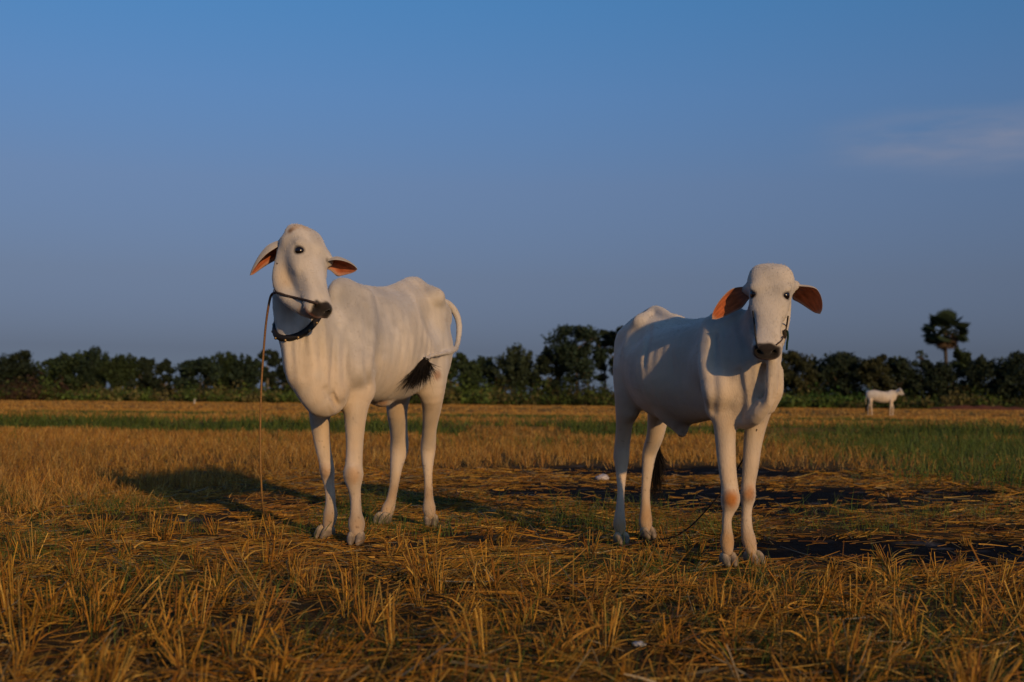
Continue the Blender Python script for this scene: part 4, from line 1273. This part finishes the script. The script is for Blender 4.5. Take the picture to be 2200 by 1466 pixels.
def crown(sp, lobes, per, size, tone, rng, org):
    """Leaf clumps spread through the lobes: most leaves near each lobe's surface, some inside."""
    for c, r in lobes:
        n = int(per * rng.uniform(.7, 1.3))
        d = rng.normal(size=(n, 3)); d /= np.linalg.norm(d, axis=1, keepdims=True)
        q = rng.random((n, 1)) ** .45
        bump = 1 + .35 * np.sin(d[:, :1] * 5 + c[0] * 7) * np.sin(d[:, 2:] * 6 + c[2] * 5)
        p = c + d * q * r * bump
        nr = d + rng.normal(scale=.6, size=(n, 3)); nr /= np.linalg.norm(nr, axis=1, keepdims=True)
        t = tone * rng.uniform(.55, 1.45, (n, 1)) * rng.uniform(.85, 1.15)
        V, F, C = leaf_quads(p - org, nr, size * rng.uniform(.5, 1.4, n), t, rng); sp.add(V, F, C)

TREE_D = 150.0
def tree(label, xl, xr, ytop, style='round', d=TREE_D, tone=(.028, .042, .016), lean=0.0, seed=0, ybot=None, name='tree', group='trees along the far field edge', thin=1.0):
    rng = np.random.default_rng(1000 + seed)
    d = d + rng.uniform(-4, 4)
    cx = (xl + xr) / 2
    g = P(cx, 870, d); g[2] = 0.0
    root = thing(name, g, label, 'tree' if name != 'shrub' else 'shrub', group)
    H = P(cx, ytop, d)[2]; W = (xr - xl) / FPX * d * (1.10 if 300 < cx < 420 else 1.34)
    tone = np.array(tone) * 1.0
    ytop = ytop + rng.uniform(-5, 6)
    lobes, bark = [], Soup()
    BC = np.array([.09, .075, .055])
    if style == 'round':
        n = max(16, int(W * H * 1.3))
        for i in range(n):
            t = rng.random(); a = rng.random() * 6.283
            z = H * (.10 + .80 * t); env = math.sqrt(max(.02, 1 - ((t - .30) / .74) ** 2))
            rr = math.sqrt(rng.random()) * W * .50 * env
            r = min(W, H) * rng.uniform(.13, .22)
            lobes.append((g + np.array([math.cos(a) * rr + lean * z, math.sin(a) * rr * .8, min(z, H - r * .9)]), np.array([r, r, r * .85])))
        for q in range(4):
            lobes.append((g + np.array([lean * H + rng.normal() * W * .16, 0, H * rng.uniform(.86, .97)]), np.array([W * .09, W * .09, H * .07])))
        th = H * .5
        V, F = tube([[0, 0, -.1], [lean * th * .5, 0, th * .5], [lean * th, 0, th]], [H * .03, H * .022, H * .012], 7, 3); bark.add(V, F, BC)
        for i in range(4):
            a = rng.random() * 6.283; z0 = th * rng.uniform(.4, .8)
            V, F = tube([[lean * z0, 0, z0], [math.cos(a) * W * .15, math.sin(a) * W * .15, z0 + H * .15], [math.cos(a) * W * .3, math.sin(a) * W * .3, z0 + H * .28]], [H * .012, H * .008, H * .004], 5, 2); bark.add(V, F, BC)
    elif style == 'tall':
        n = max(22, int(W * 6.5))
        for i in range(n):
            t = rng.random() ** .8; a = rng.random() * 6.283
            z = H * (.30 + .66 * t); env = math.sqrt(max(.05, 1 - ((t - .55) / .62) ** 2))
            rr = math.sqrt(rng.random()) * W * .45 * env; r = W * rng.uniform(.11, .19)
            lobes.append((g + np.array([math.cos(a) * rr + lean * z, math.sin(a) * rr * .8, min(z, H - r * .8)]), np.array([r, r, r * .8])))
        V, F = tube([[0, 0, -.1], [.1, 0, H * .3], [lean * H * .6, 0, H * .6], [lean * H * .9, 0, H * .92]], [H * .020, H * .017, H * .011, H * .004], 8, 3); bark.add(V, F, BC * 1.7)
        for i in range(7):
            a = rng.random() * 6.283; z0 = H * rng.uniform(.35, .75)
            V, F = tube([[lean * z0, 0, z0], [math.cos(a) * W * .18, math.sin(a) * W * .18, z0 + H * .09], [math.cos(a) * W * .36, math.sin(a) * W * .36, z0 + H * .15]], [H * .010, H * .006, H * .003], 5, 2); bark.add(V, F, BC * 1.5)
    else:                                                     # feathery: arching plumes from one root, as bamboo grows
        n = max(12, int(W * 7))
        for i in range(n):
            a = rng.random() * 6.283; out = rng.random() ** .6
            ex = np.array([math.cos(a) * W * .5 * out + lean * H, math.sin(a) * W * .35 * out, H * (1 - .38 * out * out) * rng.uniform(.82, 1.0)])
            b = np.array([math.cos(a) * W * .06, math.sin(a) * W * .06, 0])
            m = (b + ex) / 2 + np.array([-ex[0] * .18, -ex[1] * .18, H * .16])
            V, F = tube([b - [0, 0, .1], m * .5 + b * .5, m, ex], [.05, .045, .03, .01], 5, 3); bark.add(V, F, [.10, .11, .04])
            for t in np.linspace(.38, 1.0, 9):
                q = b * (1 - t) ** 2 + 2 * m * t * (1 - t) + ex * t * t
                r = W * rng.uniform(.045, .085) * (1.15 - .5 * abs(t - .7))
                lobes.append((g + q, np.array([r, r, r * 1.1])))
    sp = Soup()
    vol = sum(r.prod() ** (2 / 3) for c, r in lobes)
    per = {'round': 165, 'tall': 210, 'feathery': 30}[style] * thin
    crown(sp, lobes, per, .37 if style != 'feathery' else .31, tone, rng, g)
    link('crown', sp.mesh('crown', False), root, None, M_LEAF)
    link('trunk', bark.mesh('trunk'), root, None, M_BARK)
    return root

DG, MG, BG, OG = (.016, .026, .013), (.024, .040, .014), (.020, .036, .020), (.030, .034, .013)
TREES = [
    ('dark rounded tree at the far left end of the tree line', -6, 74, 755, 'round', DG, 0),
    ('low broad tree next to the far left rounded one', 70, 150, 768, 'round', MG, 0),
    ('bushy tree left of the spiky-topped bamboo', 120, 205, 758, 'round', MG, 0),
    ('bamboo with one spiky plume standing above its neighbours', 172, 240, 747, 'feathery', BG, 0),
    ('feathery bamboo leaning right beside the spiky one', 222, 292, 756, 'feathery', MG, .03),
    ('dark dome-shaped tree left of the gap in the trees', 278, 342, 769, 'round', DG, 0),
    ('smallest rounded tree on the left edge of the gap', 330, 376, 773, 'round', DG, 0),
    ('wide tree sloping down to the right edge of the gap', 388, 470, 768, 'round', BG, 0),
    ('broad-topped bamboo grove left of the hanging tether', 440, 520, 757, 'feathery', MG, 0),
    ('dense bamboo just left of the hanging tether rope', 495, 560, 762, 'feathery', BG, 0),
    ('slim tall tree right behind the hanging tether rope', 556, 590, 751, 'tall', DG, 0),
    ('tree peeping out left of the collared cow\'s chest', 585, 640, 764, 'round', DG, 0),
    ('tree showing right of the collared cow\'s rump', 958, 1024, 761, 'round', MG, 0),
    ('leafy tree between the rump and the pale feathery tree', 1012, 1072, 762, 'round', BG, 0),
    ('pale feathery tree left of the tall trees', 1068, 1152, 739, 'feathery', (.034, .050, .026), 0),
    ('narrow dark tree just left of the tallest tree', 1150, 1204, 750, 'round', DG, 0),
    ('tallest tree with a pale bare trunk in the middle', 1190, 1284, 698, 'tall', BG, .005),
    ('slender tree right beside the tallest one', 1276, 1320, 706, 'tall', DG, 0),
    ('tall tree partly hidden by the calf\'s rump', 1308, 1362, 702, 'tall', DG, 0),
    ('broad olive tree behind the calf\'s chest', 1668, 1744, 757, 'round', OG, 0),
    ('small pointed tree right of the olive one', 1730, 1766, 756, 'feathery', DG, 0),
    ('wide ragged tree left of the distant cow', 1758, 1852, 757, 'round', DG, 0),
    ('domed tree standing above the distant cow', 1848, 1908, 763, 'round', OG, 0),
    ('low tree just right above the distant cow', 1892, 1966, 768, 'round', DG, 0),
    ('low tree at the foot of the sugar palm', 1958, 2058, 776, 'round', DG, 0),
    ('round-topped tree touching the palm crown on its right', 2044, 2092, 751, 'round', MG, 0),
    ('low spreading tree right of the sugar palm', 2082, 2160, 768, 'round', DG, 0),
    ('tree cut by the right edge of the picture', 2150, 2250, 756, 'round', DG, 0),
]
for i, (lb, xl, xr, yt, st, tn, ln) in enumerate(TREES):
    tree(lb, xl, xr, yt, st, tone=tn, lean=ln, seed=i)
# the row of trees goes on behind the animals and past both edges of the view
for i, (xl, xr, yt, lb) in enumerate((
        (-110, 0, 766, 'first tree of the far row beyond the left picture edge'), (-200, -90, 750, 'second tree of the far row beyond the left picture edge'),
        (620, 710, 765, 'far tree screened by the collared cow\'s chest'), (690, 790, 760, 'far tree screened by the collared cow\'s shoulder'),
        (780, 880, 768, 'far tree screened by the collared cow\'s belly'), (860, 965, 764, 'far tree screened by the collared cow\'s thigh'),
        (1350, 1440, 735, 'far tree screened by the calf\'s hips'), (1430, 1520, 750, 'far tree screened by the calf\'s belly'),
        (1510, 1600, 758, 'far tree screened by the calf\'s shoulder'), (1590, 1690, 760, 'far tree screened by the calf\'s neck'),
        (2240, 2330, 745, 'first tree of the far row beyond the right picture edge'))):
    tree(lb, xl, xr, yt, 'round', tone=DG, seed=60 + i, thin=.55)

# ---- sugar palm: bare trunk, globe of stiff fan leaves, skirt of dead ones
def fan_leaf(R, col, droop, seed):
    rng = np.random.default_rng(seed)
    sp = Soup()
    n = 17
    V = [(0, 0, 0)]
    for i in range(2 * n + 1):
        a = -2.0 + 4.0 * i / (2 * n)
        r = R * (1.0 if i % 2 else .62) * rng.uniform(.9, 1.05)
        V.append((math.cos(a) * r, math.sin(a) * r, -droop * r * r + .05 * (i % 2)))
    F = [(0, i, i + 1) for i in range(1, 2 * n + 1)]
    sp.add(np.array(V), np.array(F), np.array(col))
    return sp
def palm(label, px, ytop, ycrown, d, R, ground_name, nleaf, ndead, seed, group=None):
    rng = np.random.default_rng(seed)
    g = P(px, 870, d); g[2] = 0
    zc = P(px, ycrown, d)[2]
    root = thing('palm_tree', g, label, 'palm tree', group)
    V, F = tube([[0, 0, -.1], [.05, 0, zc * .4], [-.03, 0, zc * .75], [0, 0, zc]], [R * .11, R * .085, R * .075, R * .085], 9, 4)
    link('trunk', mesh('trunk', V, F, np.repeat([[.05, .042, .035]], len(V), 0)), root, None, M_BARK)
    green_ = [fan_leaf(R * .41, np.array([.030, .050, .026]) * k, .12 / R, seed + i).mesh('leaf', False) for i, k in enumerate((.8, 1, 1.25))]
    dead = [fan_leaf(R * .40, np.array([.085, .058, .036]) * k, .30 / R, seed + 9 + i).mesh('dead_leaf', False) for i, k in enumerate((.8, 1.1))]
    for m_ in green_ + dead: m_.materials.append(M_LEAF)
    sv_, sf_ = tube([[-1, 0, 0], [-.5, 0, .03], [0, 0, 0]], [.035, .03, .02], 4, 1)
    stalk = mesh('leaf_stalk', sv_, sf_, np.repeat([[.04, .05, .02]], len(sv_), 0)); stalk.materials.append(M_BARK)
    for i in range(nleaf + ndead):
        isd = i >= nleaf
        if isd: el_ = rng.uniform(-1.45, -.55)
        else: el_ = math.asin(rng.uniform(-.45, .98))
        az = i * 2.39996 + rng.normal(scale=.25)
        dr = np.array([math.cos(az) * math.cos(el_), math.sin(az) * math.cos(el_), math.sin(el_)])
        r0 = R * (.66 if not isd else .44) * rng.uniform(.75, 1.15)
        c = np.array([0, 0, zc]) + dr * r0
        o = link('dead_leaf' if isd else 'leaf', (dead if isd else green_)[i % (2 if isd else 3)], root, c)
        yv = np.cross([0, 0, 1.0], dr); yv = unit(yv + 1e-6)
        roll = rng.normal(scale=.5)
        zv = np.cross(dr, yv); y2 = yv * math.cos(roll) + zv * math.sin(roll); z2 = np.cross(dr, y2)
        o.rotation_euler = Matrix((dr, y2, z2)).transposed().to_euler()
        k_ = link('leaf_stalk', stalk, o); k_.scale = (r0, 1, 1)
palm('tall sugar palm with a globe of fan leaves above the tree line', 2033, 663, 714, 152, 2.95, None, 64, 26, 5)
palm('tiny far palm poking out left of the sugar palm', 1980, 752, 764, 175, .95, None, 16, 5, 6)

# ---- undergrowth at the foot of the trees
def undergrowth():
    rng = np.random.default_rng(31)
    sp = Soup()
    for k in range(1700):
        px = rng.uniform(-330, 2530); d = rng.uniform(138, 153)
        if 330 < px < 400 and rng.random() < .5: continue
        c = P(px, 870, d); h = rng.uniform(1.2, 3.3) * (.75 + .7 * vnoise(px * .013, 0, 77)) * (1.0 if d > 143 else .6)
        w = rng.uniform(.8, 2.0)
        tone = np.array([.036, .058, .012]) if rng.random() < .65 else np.array([.066, .058, .020])
        m = vnoise(px * .008, 3.0, 78)
        tone = tone * (.5 + .9 * m)
        if px < 140 and rng.random() < .5: tone = np.array([.035, .020, .014])
        if 1740 < px < 1900 and h > 1.8: tone = np.array([.028, .070, .014])
        if d < 143.5: tone = tone * 1.25 + np.array([.006, .005, 0])
        c[2] = h * .42
        n = 62
        dv = rng.normal(size=(n, 3)); dv /= np.linalg.norm(dv, axis=1, keepdims=True)
        p = c + dv * rng.random((n, 1)) ** .4 * np.array([w, w * .7, h * .55])
        p[:, 2] = np.maximum(p[:, 2], .03)
        V, F, C = leaf_quads(p, dv + rng.normal(scale=.5, size=(n, 3)), rng.uniform(.18, .46, n), tone * rng.uniform(.5, 1.5, (n, 1)), rng); sp.add(V, F, C)
    o = link('undergrowth', sp.mesh('undergrowth', False), None, None, M_LEAF)
    tag(o, 'low green scrub growing in a band below the trees', 'scrub', None, 'stuff')
undergrowth()

# reddish earth bank on the right
def bank_mesh():
    xs = np.linspace(-6.5, 6.5, 60); V, F = [], []
    for i, x in enumerate(xs):
        hh = .48 * max(0, 1 - (x / 6.5) ** 2) ** .7 * (.75 + .5 * vnoise(x * 1.1, 0.5, 91))
        for j, (yy, zz) in enumerate(((-1.6, -.05), (-.7, hh * .7), (0, hh), (.8, hh * .6), (1.8, -.05))): V.append((x, yy + .3 * vnoise(x, j, 92), zz))
    F = [(i * 5 + j, (i + 1) * 5 + j, (i + 1) * 5 + j + 1, i * 5 + j + 1) for i in range(59) for j in range(4)]
    return np.array(V), np.array(F)
V, F = bank_mesh()
g = P(2110, 870, 134); g[2] = 0
ob = link('earth_bank', mesh('earth_bank', V, F, np.repeat([[.12, .048, .030]], len(V), 0)), None, g, M_SOIL)
tag(ob, 'low reddish earth bank at the field edge below the palm', None, None, 'structure')

# ------------------------------------------------------------------ small things in the field
def crumpled(name, px, py, size, col, label, cat, seed, flat=.6):
    rng = np.random.default_rng(seed)
    V, F = ball(1.0, 18, 12)
    d = V / (np.linalg.norm(V, axis=1, keepdims=True) + 1e-9)
    r = 1 + .35 * (vnoise(d[:, 0] * 3 + 5, d[:, 1] * 3 + d[:, 2] * 2, seed) - .5) + .5 * (vnoise(d[:, 0] * 7, d[:, 2] * 7 + d[:, 1] * 3, seed + 1) - .5)
    V = d * r[:, None] * size * np.array([1, .75, flat])
    V[:, 2] += size * flat * .7
    g = PG(px, py)
    g[2] = float(height(np.array(g[0]), np.array(g[1])))
    tag(link(name, mesh(name, V, F, np.repeat([col], len(V), 0), False), None, g, M_PLASTIC), label, cat)
M_PLASTIC = attr_mat('crumpled_plastic', rough=.4, noise_scale=30, lo=.85, hi=1.1)
crumpled('plastic_bag', 1295, 1031, .055, [.40, .37, .38], 'crumpled white plastic scrap on the scorched ground', 'litter', 3)
crumpled('plastic_scrap', 1372, 1392, .022, [.32, .33, .36], 'small grey scrap among the straw in front', 'litter', 4, .35)
g = P(418, 862, 110); g[2] = 0
V, F = tube([[0, 0, -.1], [0, 0, .2], [.02, 0, .40], [.02, 0, .45]], [.08, .07, .07, .03], 8, 2)
tag(link('marker_post', mesh('marker_post', V, F, np.repeat([[.40, .37, .33]], len(V), 0)), None, g, M_PLASTIC), 'tiny pale marker post at the far field edge on the left', 'post')
